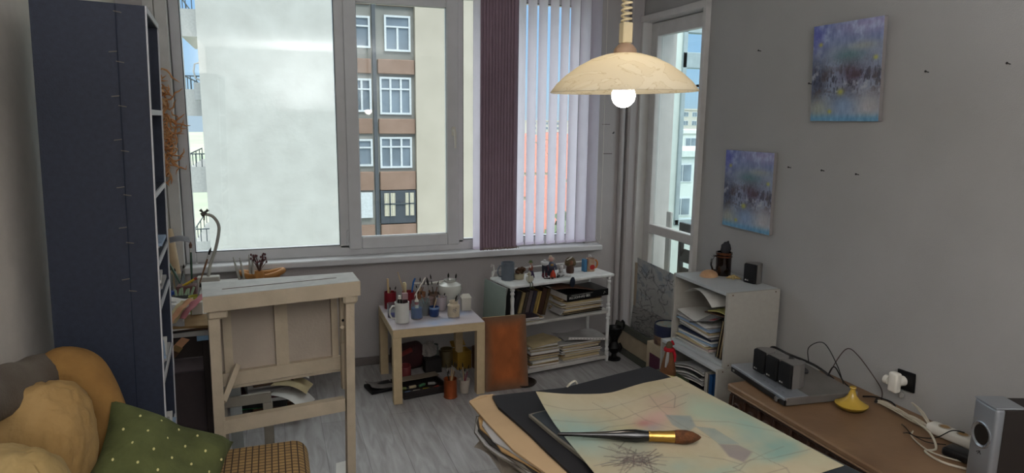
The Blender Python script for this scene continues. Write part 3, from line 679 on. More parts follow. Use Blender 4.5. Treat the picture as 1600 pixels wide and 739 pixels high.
# ---- white cube box and low cabinet at the right wall
cabm = mat('pale_grey_laminate', '#a5a29a', .6, scale=40, var=.05); cabin = mat('pale_grey_inside', '#8e8981', .7, var=.05); cabt = mat('white_cabinet_top', '#b3b7b8', .45, var=.04)
def cube_box(x0, x1, y0, y1, z0, z1, label, name):
    c = thing(name, label, 'cabinet', (x0, y0, z0)); X, Y, Z = x1-x0, y1-y0, z1-z0; t = .017
    MB().b2(0, X, 0, t, 0, Z, .001).build('side_panel', cabm, c); MB().b2(0, X, Y-t, Y, 0, Z, .001).build('side_panel', cabm, c)
    MB().b2(0, X, t, Y-t, Z-t, Z, .001).build('top_panel', cabt, c); MB().b2(0, X, t, Y-t, 0, t, .001).build('bottom_panel', cabt, c)
    MB().b2(X-.006, X, t, Y-t, t, Z-t).build('back_panel', cabin, c)
    sc = MB()
    for x in (.03, X-.03): sc.cyl((x, -.001, .012), (x, .002, .012), .004, n=10); sc.cyl((x, -.001, Z-.012), (x, .002, Z-.012), .004, n=10)
    sc.build('screw', PBROWN, c)
    return c
cube_box(2.17, 2.50, 2.80, 3.30, .375, .776, 'open pale grey cube cabinet stacked on the lower cabinet, mug on top', 'cube_cabinet')
cube_box(2.13, 2.50, 2.79, 3.34, 0.0, .372, 'lower open cabinet standing on the floor under the cube cabinet', 'low_cabinet')

# ---- carved wooden bench
oak = mat('bench_brown_wood', '#83674b', .45, scale=4, col2='#6b5038', bump=.1, bscale=30, spec=.5)
oakd = mat('bench_dark_carving', '#3d281c', .5, var=.2)
bn = thing('carved_bench', 'brown wooden low cabinet with carved front along the right wall', 'cabinet', (1.965, .9, 0))
MB().b2(0, .56, 0, 1.60, .408, .436, .006).build('bench_top', oak, bn)
MB().b2(-.004, .004, .01, 1.59, .404, .412, .003).build('top_moulding', oak, bn)
MB().b2(.03, .555, .02, 1.585, .05, .408).build('carcass', oakd, bn)
cv = MB()
for k in range(16):
    y = .06+k*.099
    cv.tube([(.022, y+.035*cos(a), .30+.05*sin(a)) for a in [i*pi/5 for i in range(9)]], .007, 6)
    cv.tube([(.022, y+.016*cos(a), .30+.022*sin(a)) for a in [i*pi/4 for i in range(8)]], .006, 6)
    cv.tube([(.024, y+.049, .18), (.018, y+.049, .30), (.024, y+.049, .38)], .008, 6)
    cv.sph((.024, y, .385), (.01, .016, .012), 8, 6)
cv.b2(.012, .03, .02, 1.585, .385, .404, .003).b2(.012, .03, .02, 1.585, .05, .09, .003)
cv.build('carved_front', oakd, bn, smooth=True)

# ---- work table carrying the portfolios
wt = thing('work_table', 'table hidden under the portfolios and the big watercolour', 'table', (.68, .75, 0))
twd = mat('table_wood', '#6d5138', .6, var=.2)
MB().b2(0, .56, 0, 1.17, .70, .725, .004).build('table_top', twd, wt)
MB().b2(.04, .52, .04, 1.12, .63, .70).build('apron', twd, wt)
for x, y in ((.04, .04), (.47, .04), (.04, 1.07), (.47, 1.07)): MB().b2(x, x+.05, y, y+.05, 0, .63, .003).build('leg', twd, wt)

# ---- pendant lamp
pl = thing('pendant_lamp', 'hanging lamp with a marbled cream glass shade and lit bulb', 'lamp', (.965, 1.773, 0))
def alab():
    m = bpy.data.materials.new('alabaster_glass'); m.use_nodes = True; n, l = m.node_tree.nodes, m.node_tree.links; b = n['Principled BSDF']
    t = n.new('ShaderNodeTexCoord'); mp = n.new('ShaderNodeMapping'); mp.inputs['Scale'].default_value = (1, 1, 2.2); nz = n.new('ShaderNodeTexNoise'); nz.inputs['Scale'].default_value = 6; nz.inputs['Detail'].default_value = 5; nz.inputs['Distortion'].default_value = 2.2
    l.new(t.outputs['Object'], mp.inputs[0]); l.new(mp.outputs[0], nz.inputs[0])
    cr = n.new('ShaderNodeValToRGB'); cr.color_ramp.elements[0].position = .485; cr.color_ramp.elements[0].color = lin('#e7dfcb'); cr.color_ramp.elements[1].position = .515; cr.color_ramp.elements[1].color = lin('#ebe4d2')
    k = cr.color_ramp.elements.new(.50); k.color = lin('#d2c6a8'); l.new(nz.outputs['Fac'], cr.inputs[0]); l.new(cr.outputs[0], b.inputs['Base Color'])
    b.inputs['Roughness'].default_value = .2; b.inputs['Coat Weight'].default_value = .3
    tr = n.new('ShaderNodeBsdfTranslucent'); l.new(cr.outputs[0], tr.inputs[0]); ms = n.new('ShaderNodeMixShader'); ms.inputs[0].default_value = .55
    l.new(b.outputs[0], ms.inputs[1]); l.new(tr.outputs[0], ms.inputs[2]); l.new(ms.outputs[0], n['Material Output'].inputs[0]); return m
outer = [(.212, 0), (.206, .008), (.192, .026), (.165, .05), (.13, .074), (.09, .094), (.05, .106), (.02, .110)]
inner = [(r-.004, z-.005) for r, z in outer[::-1]]
shd = MB().lathe(outer+inner[:-1]+[(.208, -.001)], n=64, closed=True).build('lamp_shade', alab(), pl, loc=(0, 0, 1.722), rot=(0, radians(-1.2), 0), smooth=True)
bulb = MB().sph((0, 0, 0), .034, 24, 16).build('light_bulb', mat('lit_bulb', '#fff4e4', .5, emit=38, var=0), pl, loc=(0, 0, 1.712), smooth=True)
MB().lathe([(0, -.085), (.017, -.085), (.017, -.02), (.019, 0), (0, 0)], (0, 0, 1.832), 16).build('lamp_holder', mat('tan_plastic', '#9a7f68', .5), pl, smooth=True)
MB().lathe([(.034, -.005), (.032, .008), (.022, .02), (.012, .026), (0, .026)], (0, 0, 1.833), 24).build('shade_cap', mat('tan_plastic', '#9a7f68', .5), pl, smooth=True)
MB().b2(-.015, .015, -.015, .015, 1.857, 1.915, .003).build('cord_grip', mat('cream_plastic', '#c9b994', .5), pl)
hel = [(.0135*cos(i*.65), .0135*sin(i*.65), 1.912+i*.00152) for i in range(330)]
MB().tube(hel, .0035, 6).build('spiral_cord', mat('cream_plastic', '#c9b994', .5), pl, smooth=True)
MB().cyl((0, 0, 2.40), (0, 0, 2.56), .004, n=8).lathe([(.05, 2.56), (.05, 2.54), (.02, 2.50), (0, 2.50)], n=20).build('ceiling_rose', WHITEP, pl, smooth=True)

# ---- blinds
lil = mat('lilac_blind_fabric', '#f3eff6', .85, var=.02, transl=.8, bump=.1, bscale=300)
mauv = mat('mauve_blind_fabric', '#917a86', .9, var=.06, bump=.1, bscale=300, transl=.05)
mv = thing('vertical_blind', 'mauve vertical blind pushed together into a dark bundle of slats', 'blind', (0, 0, 0))
bl = thing('vertical_blind', 'lilac white vertical blind with opened slats over the right window part', 'blind', (0, 0, 0))
MB().b2(1.60, 2.25, 4.375, 4.415, 2.50, 2.54, .003).build('head_rail', PVC, bl)
def slat(xc, yc, ang, w, m, parent, z0=.765, z1=2.50, bow=.010):
    d = Vector((cos(ang), sin(ang), 0)); e_ = Vector((sin(ang), -cos(ang), 0)); h = MB()
    h.grid(lambda u, v: Vector((xc, yc, z0+(z1-z0)*v))+d*(u-.5)*w+e_*bow*(1-(2*u-1)**2), 8, 2, .0012)
    s = h.build('slat', m, parent, smooth=True)
    MB().box((xc+e_.x*bow*.7, yc+e_.y*bow*.7, z0+.006), (w*.94, .005, .018), r=(0, 0, ang), bev=.001).build('bottom_weight', m, s)
    return s
xs = [1.607, 1.685, 1.762, 1.845, 1.923, 1.998, 2.078, 2.160]
for i, x in enumerate(xs): slat(x, 4.385, radians(24 if i < 5 else (16, 8, 4)[i-5]), .084, lil, bl, z0=.778)
slat(1.292, 4.352, radians(5), .062, lil, mv, z0=.772)
MB().tube([(x, 4.385, .775+.003*sin(i*2)) for i, x in enumerate(np.linspace(1.60, 2.20, 40))], .0015, 5).build('bead_chain', WHITEP, bl)
MB().tube([(2.205, 4.40, 2.49), (2.212, 4.41, 1.5), (2.215, 4.41, .80), (2.235, 4.38, .76), (2.255, 4.41, .80), (2.25, 4.41, 2.49)], .002, 5).build('cord', WHITEP, bl)
MB().b2(1.28, 1.60, 4.325, 4.365, 2.50, 2.54, .003).build('head_rail', PVC, mv)
for i in range(12): slat(1.325+i*.0212, 4.345, radians(38), .052, mauv, mv, z0=.765+.001*(i % 3), bow=.007)
ch = MB()
for i in range(60): ch.sph((1.325+i*.0043, 4.318+.006*sin(i*1.7), .765+.012*abs(sin(i*.9))), .0032, 6, 4)
ch.build('bead_chain', mat('tan_bead', '#8b7a63', .5), mv)
# ============================================================ PORTFOLIOS, WATERCOLOUR AND BIG BRUSH ON THE WORK TABLE
def sheet(name, label, cat, pts, z, th, m, wav=0, seed=0, grp=None):
    mb = MB(); mb.prism(pts, 0, th)
    return tag(mb.build(name, m, loc=(0, 0, z)), label, cat, grp)
kraft = mat('kraft_card', '#ad9270', .8, scale=6, var=.1, bump=.08, bscale=30)
blackc = mat('black_card', '#17161a', .7, scale=8, var=.3, bump=.08, bscale=20)
# bundle of torn grey sheets under the kraft folder
gm = mat('torn_grey_paper', '#6f685f', .9, scale=12, col2='#4c463f', bump=.3, bscale=40)
rt = random.Random(11)
EDGE = [(.562, 1.901), (.540, 1.858), (.526, 1.80), (.532, 1.709), (.544, 1.638), (.577, 1.575), (.590, 1.514), (.60, 1.42), (.612, 1.30), (.62, 1.10)]
for k in range(6):
    P = [(x+.004*k+rt.uniform(-.006, .008), y-.004*k+rt.uniform(-.01, .01)) for x, y in EDGE]+[(1.18, 1.06), (1.2, 1.86-.01*k), (.70, 1.90)]
    m_ = (gm, PGREY, gm, mat('dark_torn_paper', '#2b2623', .9, var=.3), PTAN, PGREY)[k]
    tag(MB().prism(P, 0, .0038).build('paper_sheet', m_, loc=(0, 0, .7262+k*.0048)), ('torn grey paper sheet, %s of the loose sheets under the kraft folder' % ('lowest', 'second lowest', 'third lowest', 'third highest', 'second highest', 'topmost')[k]), 'paper', 'torn sheets under the kraft folder')
cr_ = MB()
cr_.grid(lambda u, v: (.522+.055*u+.085*v**.8+.006*sin(9*v+4*u), 1.78-.62*v, .722-.05*(1-u)*(.6+.6*v)+.012*sin(v*14+u*5)), 8, 40, .002)
tag(cr_.build('crumpled_sheet', mat('crumpled_paper', '#8a8278', .9, scale=10, col2='#5d564d', bump=.4, bscale=30), smooth=True), 'crumpled grey sheet curling down at the left edge of the portfolio pile', 'paper')
kf = thing('folder', 'large kraft cardboard folder with a folded corner on the work table', 'folder', (0, 0, .756))
MB().prism([(.553, 1.944), (.60, 1.977), (.645, 1.972), (.655, 1.93), (1.20, 1.97), (1.258, 2.005), (1.285, 1.93), (1.30, 1.15), (.652, 1.04), (.625, 1.43), (.579, 1.603), (.561, 1.802)], 0, .006).build('cover', kraft, kf)
MB().prism([(.554, 1.945), (.60, 1.976), (.64, 1.973), (.592, 1.957)], .0065, .0085).build('folded_corner', kraft, kf)
MB().prism([(1.22, 1.85), (1.262, 2.0), (1.315, 1.93), (1.318, 1.75)], -.006, -.001).build('lining', mat('yellow_green_card', '#8a9a4c', .8), kf)
bf = thing('portfolio', 'large black portfolio board with a white tie loop under the watercolour', 'portfolio', (0, 0, .764))
MB().prism([(.629, 1.944), (.875, 1.934), (1.091, 1.988), (1.246, 2.023), (1.262, 1.92), (1.29, 1.12), (.70, 1.08), (.672, 1.40), (.656, 1.549), (.648, 1.651), (.637, 1.744), (.621, 1.858)], 0, .008).build('cover', blackc, bf)
MB().tube(smooth_path([(.885, 1.94, .002), (.892, 1.93, .020), (.915, 1.94, .024), (.93, 1.952, .006)], 5), .0035, 6).build('tie_loop', mat('white_cotton_tape', '#b8b2a2', .9), bf, smooth=True)
dp = thing('painted_panel', 'dark painted panel with grey edge lying right under the watercolour sheet', 'panel', (0, 0, .7735))
MB().prism([(.682, 1.757), (.70, 1.762), (1.255, 1.86), (1.352, 1.17), (.765, 1.10), (.738, 1.378), (.701, 1.596)], 0, .009).build('board', mat('grey_board_edge', '#6b665c', .8, var=.2), dp)
MB().prism([(.690, 1.750), (.705, 1.755), (1.252, 1.853), (1.348, 1.174), (.770, 1.105), (.745, 1.378), (.709, 1.596)], .0091, .0105).build('painted_face', mat('slate_blue_paint', '#2c343a', .6, scale=9, col2='#1d2024'), dp)
tag(MB().prism([(1.24, 1.06), (1.36, 1.08), (1.375, 1.15), (1.29, 1.19), (1.22, 1.15)], 0, .0012).build('paper_sheet', PAPER, loc=(0, 0, .7845)), 'white sheet corner lying at the near right corner of the watercolour', 'paper')
tag(MB().prism([(0, 0), (.06, .006), (.058, .028), (-.003, .02)], 0, .0009).build('paper_scrap', mat('coral_paper', '#b8776a', .8), loc=(.885, 1.785, .7842)), 'coral paper scrap peeking out behind the far edge of the watercolour', 'paper')

PU = dict
def wc(U, V):
    n1 = vnoise(U, V, 4, 1, 4); n2 = vnoise(U, V, 9, 2, 4); n3 = vnoise(U*1.0, V*1.0, 30, 4, 2)
    c = np.tile(hexrgb('#b7ab8f'), (len(U), 1)) + (n1[:, None]-.5)*np.array([.07, .07, .10]) + (n3[:, None]-.5)*.03
    def bl(u, v, ru, rv, h, k=.8):
        nonlocal c
        w = np.exp(-(((U-u)/ru)**2+((V-v)/rv)**2)*1.0)*k*np.clip(.35+1.2*n2, 0, 1.2); w = np.clip(w, 0, 1)[:, None]; c = c*(1-w)+hexrgb(h)*w
    for a in ((.03, .72, .14, .16, '#8fa9a2'), (.12, .66, .14, .10, '#94aca4', .9), (.08, .58, .1, .1, '#9fb5aa'), (.25, .47, .12, .08, '#93a69b', .6), (.72, .80, .16, .06, '#b9a08f', .7), (.68, .70, .10, .06, '#b99c8c', .8),
              (.50, .62, .08, .06, '#bb8e8b', .8), (.44, .62, .05, .03, '#a35f63', .6), (.46, .57, .05, .03, '#7f7f97', .7), (.57, .66, .07, .05, '#c9a29a', .7), (.31, .58, .10, .07, '#b0a87c', .6), (.50, .50, .16, .10, '#bba892', .6),
              (.88, .58, .12, .20, '#9db0a0', .8), (.92, .42, .10, .16, '#8fa99e', .9), (.80, .62, .1, .08, '#a3b39f', .7), (.80, .32, .14, .06, '#92a89e', .7), (.86, .22, .12, .06, '#7fa097', .95), (.80, .17, .10, .04, '#86a69c', .9),
              (.22, .36, .10, .16, '#9a9686', .7), (.36, .26, .14, .06, '#8fa69c', .6), (.45, .17, .2, .04, '#93aca0', .6), (.15, .25, .12, .08, '#a9ab98', .6), (.95, .08, .1, .06, '#b4b59a', .5), (.10, .90, .2, .05, '#b5ad95', .6), (.35, .84, .2, .06, '#b4b09a', .6)):
        bl(*a)
    def poly(P, h, k=.8, soft=.012):
        nonlocal c
        x = [p[0] for p in P]; y = [p[1] for p in P]; ins = np.zeros(len(U), bool); dm = np.full(len(U), 9.)
        for i in range(len(P)):
            j = (i-1) % len(P); cond = ((np.array(y[i]) > V) != (y[j] > V)) & (U < (x[j]-x[i])*(V-y[i])/(y[j]-y[i]+1e-9)+x[i]); ins ^= cond
            dm = np.minimum(dm, seg_dist(U, V, P[i], P[j]))
        w = np.where(ins, np.clip(.5+dm/soft, 0, 1), np.clip(.5-dm/soft, 0, 1))*k*(.7+.6*n2); w = np.clip(w, 0, 1)[:, None]; c = c*(1-w)+hexrgb(h)*w
    def line(P, h, wd=.0035, k=.7):
        nonlocal c
        for a, b in zip(P, P[1:]):
            d = seg_dist(U, V, a, b); w = np.exp(-(d/wd)**2)*k*np.clip(.2+1.4*n2, 0, 1); c = c*(1-w[:, None])+hexrgb(h)*w[:, None]
    poly([(.60, .654), (.718, .601), (.663, .505), (.581, .474), (.565, .56)], '#8b9492', .85)
    poly([(.663, .505), (.732, .457), (.731, .308), (.651, .337)], '#9aa9a4', .6)
    for i in range(9): t = i/8; line([(.663+.069*t, .505-.048*t), (.651+.08*t, .337-.029*t)], '#68797c', .0028, .7)
    poly([(.646, .339), (.722, .301), (.737, .232), (.642, .187), (.616, .246)], '#8c8380', .9)
    poly([(.752, .258), (.95, .262), (.961, .149), (.776, .138)], '#7f9f97', .45, .05)
    L = '#77706a'
    for P in ([(.45, .841), (.455, .74), (.468, .646), (.581, .474)], [(0, .912), (.15, .85), (.354, .815), (.62, .86), (.943, .90)], [(0, .80), (.2, .72), (.374, .702), (.65, .75), (.895, .80)], [(.665, .863), (.62, .72), (.602, .601), (.61, .5), (.647, .394)],
              [(.571, .175), (.68, .19), (.772, .159), (.992, .149)], [(.737, .232), (.75, .15), (.768, .083), (.72, 0)], [(.768, .083), (.66, .09), (.55, .06)], [(.502, .163), (.58, .15), (.652, .183), (.78, .20), (.903, .213)], [(.58, .76), (.70, .70), (.80, .72)],
              [(.08, .62), (.25, .66), (.40, .64)], [(.30, .90), (.33, .82), (.36, .70)], [(.85, .95), (.80, .80), (.70, .70)], [(.571, .175), (.60, .09), (.64, .02)], [(.50, .30), (.58, .24), (.62, .18)], [(.68, .56), (.85, .48), (1, .30)]):
        line(P, L, .0026, .55)
    r = random.Random(4)
    for k in range(150):
        a = r.gauss(-.35 if k % 2 else 2.4, .8); ln = abs(r.gauss(.07, .05)); u0 = .215+r.gauss(0, .028); v0 = .38+r.gauss(0, .035)
        line([(u0, v0), (u0+cos(a)*ln, v0+sin(a)*ln*.8)], r.choice(['#4a4644', '#6b655f', '#83807a', '#b9b2a0', '#5c4a48']), .0024, .75)
    return c*.9
def wsurf(u, v):
    A, B, C, D = Vector((.732, 1.815)), Vector((1.262, 1.872)), Vector((1.331, 1.218)), Vector((.700, 1.13))
    p = (D*(1-u)+C*u)*(1-v)+(A*(1-u)+B*u)*v
    curl = max(0, v-.72)/.28*max(0, .5-u)/.5
    return (p.x-.010*curl, p.y-.012*curl**2-.026*sin(pi*min(1, u*1.25))**1.5*max(0, v-.8)/.2, .7868+.042*curl**1.5+.0015*sin(u*9+v*5)**2)
tag(paint_grid(200, 260, wc, wsurf, 'watercolour_painting', vcol_mat('watercolour', .8), .0012), 'large unframed watercolour sheet with pale abstract shapes and one curled corner', 'painting')

bs = thing('paintbrush', 'big paintbrush with black handle and brass ferrule lying across the watercolour', 'paintbrush', (.692, 1.565, .8080), (0, radians(.4), radians(-20.3)))
def along(pr, n=24): return [((x, 0, 0), r) for x, r in pr]
def xl(pr, m, name, n=24):
    t = MB(); t.tube([(x, 0, 0) for x, r in pr], [r*1.2 for x, r in pr], n); return t.build(name, m, bs, smooth=True)
xl([(0, .003), (.006, .0042), (.06, .0052), (.13, .0085), (.185, .0135), (.21, .0145), (.235, .0125), (.245, .0118)], mat('black_lacquer', '#08080a', .12, coat=.6, var=.05), 'handle')
xl([(.243, .0122), (.246, .013), (.25, .0122), (.27, .0126), (.274, .0131), (.278, .0126), (.308, .0138), (.312, .0142)], mat('brass_ferrule', '#b58f4a', .22, metal=.95, var=.08), 'ferrule')
xl([(.31, .0135), (.325, .0155), (.345, .0155), (.362, .0125), (.378, .006), (.385, .001)], mat('sable_hair', '#6b3f1c', .7, scale=60, col2='#3e2410', bump=.5, bscale=300), 'bristles')

# ============================================================ SMALL THING BUILDERS
def mug(name, label, loc, r, h, m, ang, grp=None, hm=None, taper=1.0):
    t = thing(name, label, 'mug', loc, (0, 0, ang), grp)
    MB().lathe([(0, 0), (r*.96, 0), (r*taper, .004), (r, h*.5), (r, h), (r-.004, h), (r-.005, .008), (0, .008)], n=28).build('mug_body', m, t, smooth=True)
    MB().tube([(r*.97, 0, h*.82), (r*1.35, 0, h*.84), (r*1.68, 0, h*.68), (r*1.72, 0, h*.45), (r*1.45, 0, h*.24), (r*.97, 0, h*.2)], .0055, 8).build('mug_handle', hm or m, t, smooth=True)
    return t
def cup(name, label, cat, loc, r0, r1, h, m, grp=None, extra=None):
    t = MB().lathe([(0, 0), (r0, 0), (r1, h), (r1-.003, h), (r0-.003, .005), (0, .005)], n=24)
    o = t.build(name, m, loc=loc, smooth=True); return tag(o, label, cat, grp)
BR = random.Random(21)
def brush(base, tip, label, grp, hm=WOODB, bm=BRIST, r=.0028, head=.16, name='paintbrush', cat='paintbrush'):
    b, t = Vector(base), Vector(tip); d = (t-b); L = d.length
    o = thing(name, label, cat, base, d.to_track_quat('Z', 'Y').to_euler().to_tuple() if hasattr(d.to_track_quat('Z', 'Y').to_euler(), 'to_tuple') else tuple(d.to_track_quat('Z', 'Y').to_euler()), grp)
    MB().tube([(0, 0, 0), (0, 0, L*.5), (0, 0, L*(1-head*1.6))], [r*.5, r*1.1, r*.9], 6).build('handle', hm, o, smooth=True)
    MB().cyl((0, 0, L*(1-head*1.6)), (0, 0, L*(1-head)), r*1.05, r*1.1, 8).build('ferrule', FERR, o)
    MB().tube([(0, 0, L*(1-head)), (0, 0, L*(1-head*.5)), (0, 0, L)], [r*1.1, r*1.5, r*.25], 8).build('bristles', bm, o)
    return o
def stick(base, tip, label, m, r=.004, name='stick', cat='stick', grp=None, flat=1):
    b = Vector(base); v = Vector(tip)-b
    return tag(MB().tube([(0, 0, 0), tuple(v*.5), tuple(v)], r, 8, flat=flat).build(name, m, loc=base), label, cat, grp)
def bunch(c, r, z0, hts, label, grp, hms=(WOODB, WOODP, BLACKP), lean=.35, rad=.0028):
    n = len(hts)
    for i, h in enumerate(hts):
        a = 2*pi*i/n+BR.uniform(-.4, .4); q = r*.5
        brush((c[0]-cos(a)*q*.7, c[1]-sin(a)*q*.7, z0), (c[0]+cos(a)*(q+lean*h*.35), c[1]+sin(a)*(q+lean*h*.3), z0+h), label, grp, hm=hms[i % len(hms)], r=rad)

# ============================================================ ON THE SIDE TABLE
T = .4535
redt = mat('red_tin', '#7c1f28', .35, metal=.3, var=.15); copper = mat('copper_tin', '#9c4f2c', .35, metal=.6, var=.25, scale=20)
mug('mug', 'tall white mug at the front left corner of the side table', (.685, 3.858, T), .043, .122, WHITEG, radians(185))
bt = thing('bottle', 'small dark bottle with white cap standing in the white mug', 'bottle', (.672, 3.862, T+.010)); MB().lathe([(0, 0), (.014, 0), (.014, .12), (.008, .13), (0, .13)], n=14).build('bottle_body', mat('dark_brown_glass', '#1a1210', .2), bt, smooth=True); MB().lathe([(0, .13), (.009, .13), (.009, .15), (0, .15)], n=14).build('cap', WHITEP, bt)
tg = thing('marker_tube', 'pink and black flat tube standing in the white mug', 'tube', (.703, 3.858, T+.010)); MB().b2(-.016, .016, -.006, .006, 0, .125, .002).build('tube_body', mat('dark_plum', '#2a1519', .4), tg); MB().b2(-.017, .017, -.007, .007, .1255, .165, .002).build('cap', mat('dusty_pink', '#a5868a', .5), tg)
g_ = thing('tumbler', 'small blue tinted glass tumbler left behind the tall white mug', 'glass', (.648, 3.975, T)); MB().lathe([(0, 0), (.03, 0), (.033, .085), (.030, .085), (.027, .006), (0, .006)], n=24).build('glass_wall', GLASSJ, g_, smooth=True); MB().lathe([(0, .0065), (.0265, .0065), (.0275, .02), (0, .02)], n=24).build('blue_water', mat('blue_paint_water', '#26369a', .2), g_)
bj = thing('paint_jar', 'glass jar half full of bright blue paint water', 'jar', (.782, 3.905, T))
MB().lathe([(0, 0), (.034, 0), (.036, .006), (.036, .088), (.030, .098), (.030, .11), (.0275, .11), (.0275, .097), (.033, .087), (.033, .005), (0, .005)], n=26).build('jar_wall', GLASSJ, bj, smooth=True)
MB().lathe([(0, .006), (.0325, .006), (.0325, .066), (0, .066)], n=24).build('blue_water', mat('bright_blue_water', '#1d5fa8', .15), bj)
dt = thing('dropper_bottle', 'slim white dropper bottle with a red mark standing in the blue jar', 'bottle', (.782, 3.905, T+.066)); MB().lathe([(0, 0), (.012, 0), (.012, .045), (.004, .06), (.003, .085), (0, .085)], n=14).build('bottle_body', WHITEP, dt, smooth=True); MB().lathe([(.0125, .02), (.0128, .021), (.0128, .036), (.0125, .037)], n=14).build('red_mark', mat('red_label', '#a3262b', .5), dt)
dj = thing('paint_jar', 'glass jar of dark brown paint water behind the blue cup', 'jar', (.845, 3.96, T))
MB().lathe([(0, 0), (.029, 0), (.031, .09), (.029, .1), (.0275, .1), (.028, .006), (0, .006)], n=24).build('jar_wall', GLASSJ, dj, smooth=True); MB().lathe([(0, .007), (.0275, .007), (.0275, .072), (0, .072)], n=24).build('brown_water', mat('brown_water', '#1d1210', .2), dj)
cb = thing('cup', 'small dark blue paint cup in front on the side table', 'cup', (.893, 3.925, T)); MB().lathe([(0, 0), (.027, 0), (.031, .01), (.031, .058), (.028, .058), (.027, .03), (0, .03)], n=24).build('cup_body', mat('cobalt_glaze', '#1c3566', .3, var=.3, coat=.4), cb, smooth=True)
MB().lathe([(.0315, .046), (.0322, .047), (.0322, .057), (.0315, .058)], n=24).build('pale_rim', mat('pale_blue_rim', '#6f86a6', .5), cb)
cup('plastic_cup', 'translucent plastic cup behind the small blue cup', 'cup', (.965, 4.035, T), .027, .036, .088, mat('cloudy_plastic', '#b7adb2', .3, alpha=.55))
cj = thing('ceramic_jar', 'cream stoneware jar with a blue grey mark near the front right corner', 'jar', (1.005, 3.885, T))
MB().lathe([(0, 0), (.034, 0), (.037, .006), (.037, .07), (.026, .082), (.028, .096), (.024, .096), (.022, .08), (.033, .068), (.033, .006), (0, .006)], n=28).build('jar_body', mat('cream_stoneware', '#b9ab94', .45, var=.12, scale=40), cj, smooth=True)
for k, (a0, z) in enumerate(((-.2, .045), (.15, .052), (.05, .038))):
    P = [(.0376*sin(a0+.12*cos(t))-.0, -.0376*cos(a0+.12*cos(t)), z+.009*sin(t)) for t in [i*pi/5 for i in range(8)]]
    MB().tube(P, .0012, 5).build('blue_mark', mat('slate_blue_glaze', '#4b5468', .5), cj)
vs_ = thing('ceramic_vase', 'large round white vase at the back of the side table', 'vase', (1.045, 4.13, T))
MB().lathe([(0, 0), (.03, 0), (.036, .005), (.052, .04), (.070, .085), (.076, .115), (.070, .138), (.045, .152), (.036, .158), (.040, .17), (.035, .17), (.031, .157), (.06, .135), (.068, .112), (.045, .04), (.028, .01), (0, .01)], n=36).build('vase_body', mat('white_vase_glaze', '#b5b5ae', .2, coat=.5, var=.05), vs_, smooth=True)
brush((1.03, 4.13, T+.02), (1.035, 4.13, T+.215), 'brown handled brush upright in the white vase', 'brushes in the white vase', r=.004)
brush((1.06, 4.13, T+.02), (1.085, 4.12, T+.21), 'brown handled brush leaning right in the white vase', 'brushes in the white vase', r=.004)
brush((.995, 3.885, T+.01), (1.035, 3.87, T+.145), 'silver tipped brush in the cream stoneware jar', None, hm=SILVER, bm=SILVER, r=.003)
brush((1.012, 3.885, T+.01), (1.03, 3.90, T+.125), 'thick black brush leaning in the cream stoneware jar', None, hm=BLACKP, r=.006, head=.3)
ct = thing('carton', 'small white carton with folded roof top behind the cream jar', 'carton', (1.115, 4.0, T), (0, 0, radians(-8)))
MB().b2(-.029, .029, -.026, .026, 0, .082, .001).build('carton_body', mat('white_carton', '#b9b5ab', .7), ct)
rf = MB(); v = [rf.bm.verts.new(p) for p in ((-.033, -.03, .082), (.033, -.03, .082), (.033, .03, .082), (-.033, .03, .082), (-.02, 0, .104), (.02, 0, .104))]
for f in ((0, 1, 5, 4), (1, 2, 5), (2, 3, 4, 5), (3, 0, 4), (3, 2, 1, 0)): rf.bm.faces.new([v[i] for i in f])
rf.build('folded_top', mat('white_carton', '#b9b5ab', .7), ct)
cup('tin', 'dark red tin at the back left of the side table', 'tin', (.668, 4.18, T), .038, .038, .105, redt)
cup('tin', 'red tin with brown cup beside it, behind the tall white mug', 'tin', (.775, 4.13, T), .040, .040, .112, redt)
stick((.662, 4.18, T+.01), (.655, 4.185, T+.19), 'flat pale wooden stick standing in the back left red tin', WOODP, .007)
bunch((.675, 4.18), .03, T+.01, (.13, .12, .135), 'dark brush standing in the back left red tin', 'brushes in the back left red tin', (BLACKP, BLACKP, WOODB))
stick((.775, 4.13, T+.01), (.715, 4.16, T+.235), 'long thin pale stick leaning left out of the second red tin', WOODP, .003)
pd = MB().tube([(0, 0, 0), (-.002, 0, .10), (-.004, 0, .15), (-.006, 0, .165)], [.004, .005, .013, .009], 10, flat=1).build('wooden_paddle', mat('pale_paddle', '#c9b993', .6), loc=(.765, 4.12, T+.01), rot=(0, radians(-4), 0)); tag(pd, 'pale wooden paddle standing in the second red tin', 'paddle')
tag(MB().tube([(0, 0, 0), (.01, 0, .11), (.018, 0, .16), (.03, 0, .185)], [.004, .005, .006, .005], 8).build('plastic_spatula', mat('bright_blue_plastic', '#1f5c9e', .35), loc=(.79, 4.13, T+.01), smooth=True), 'bright blue plastic spatula standing in the second red tin', 'spatula')
stick((.79, 4.11, T+.05), (.885, 4.13, T+.195), 'white plastic stick pointing up to the right behind the blue jar', WHITEP, .004)
stick((.82, 4.20, T+.145), (1.02, 4.22, T+.128), 'long white plastic stick lying level behind the brushes', WHITEP, .0035)
stick((.93, 4.21, T+.135), (1.03, 4.20, T+.148), 'short white plastic stick crossing the level one by the vase', WHITEP, .0035)
mug('mug', 'brown mug with dark rim behind the plastic cup', (.945, 4.15, T), .036, .085, mat('brown_glaze', '#6a5648', .4, coat=.3), radians(-20), hm=mat('dark_brown_glaze', '#2a1e1b', .4))
cup('wicker_pot', 'orange brown pot between red tin and brown mug', 'pot', (.858, 4.17, T), .030, .036, .09, mat('orange_brown_clay', '#7d5236', .7, var=.2))
cup('ceramic_pot', 'small pinkish grey pot behind the dark brown jar', 'pot', (.895, 4.08, T), .026, .03, .075, mat('pink_grey_clay', '#86726d', .7))
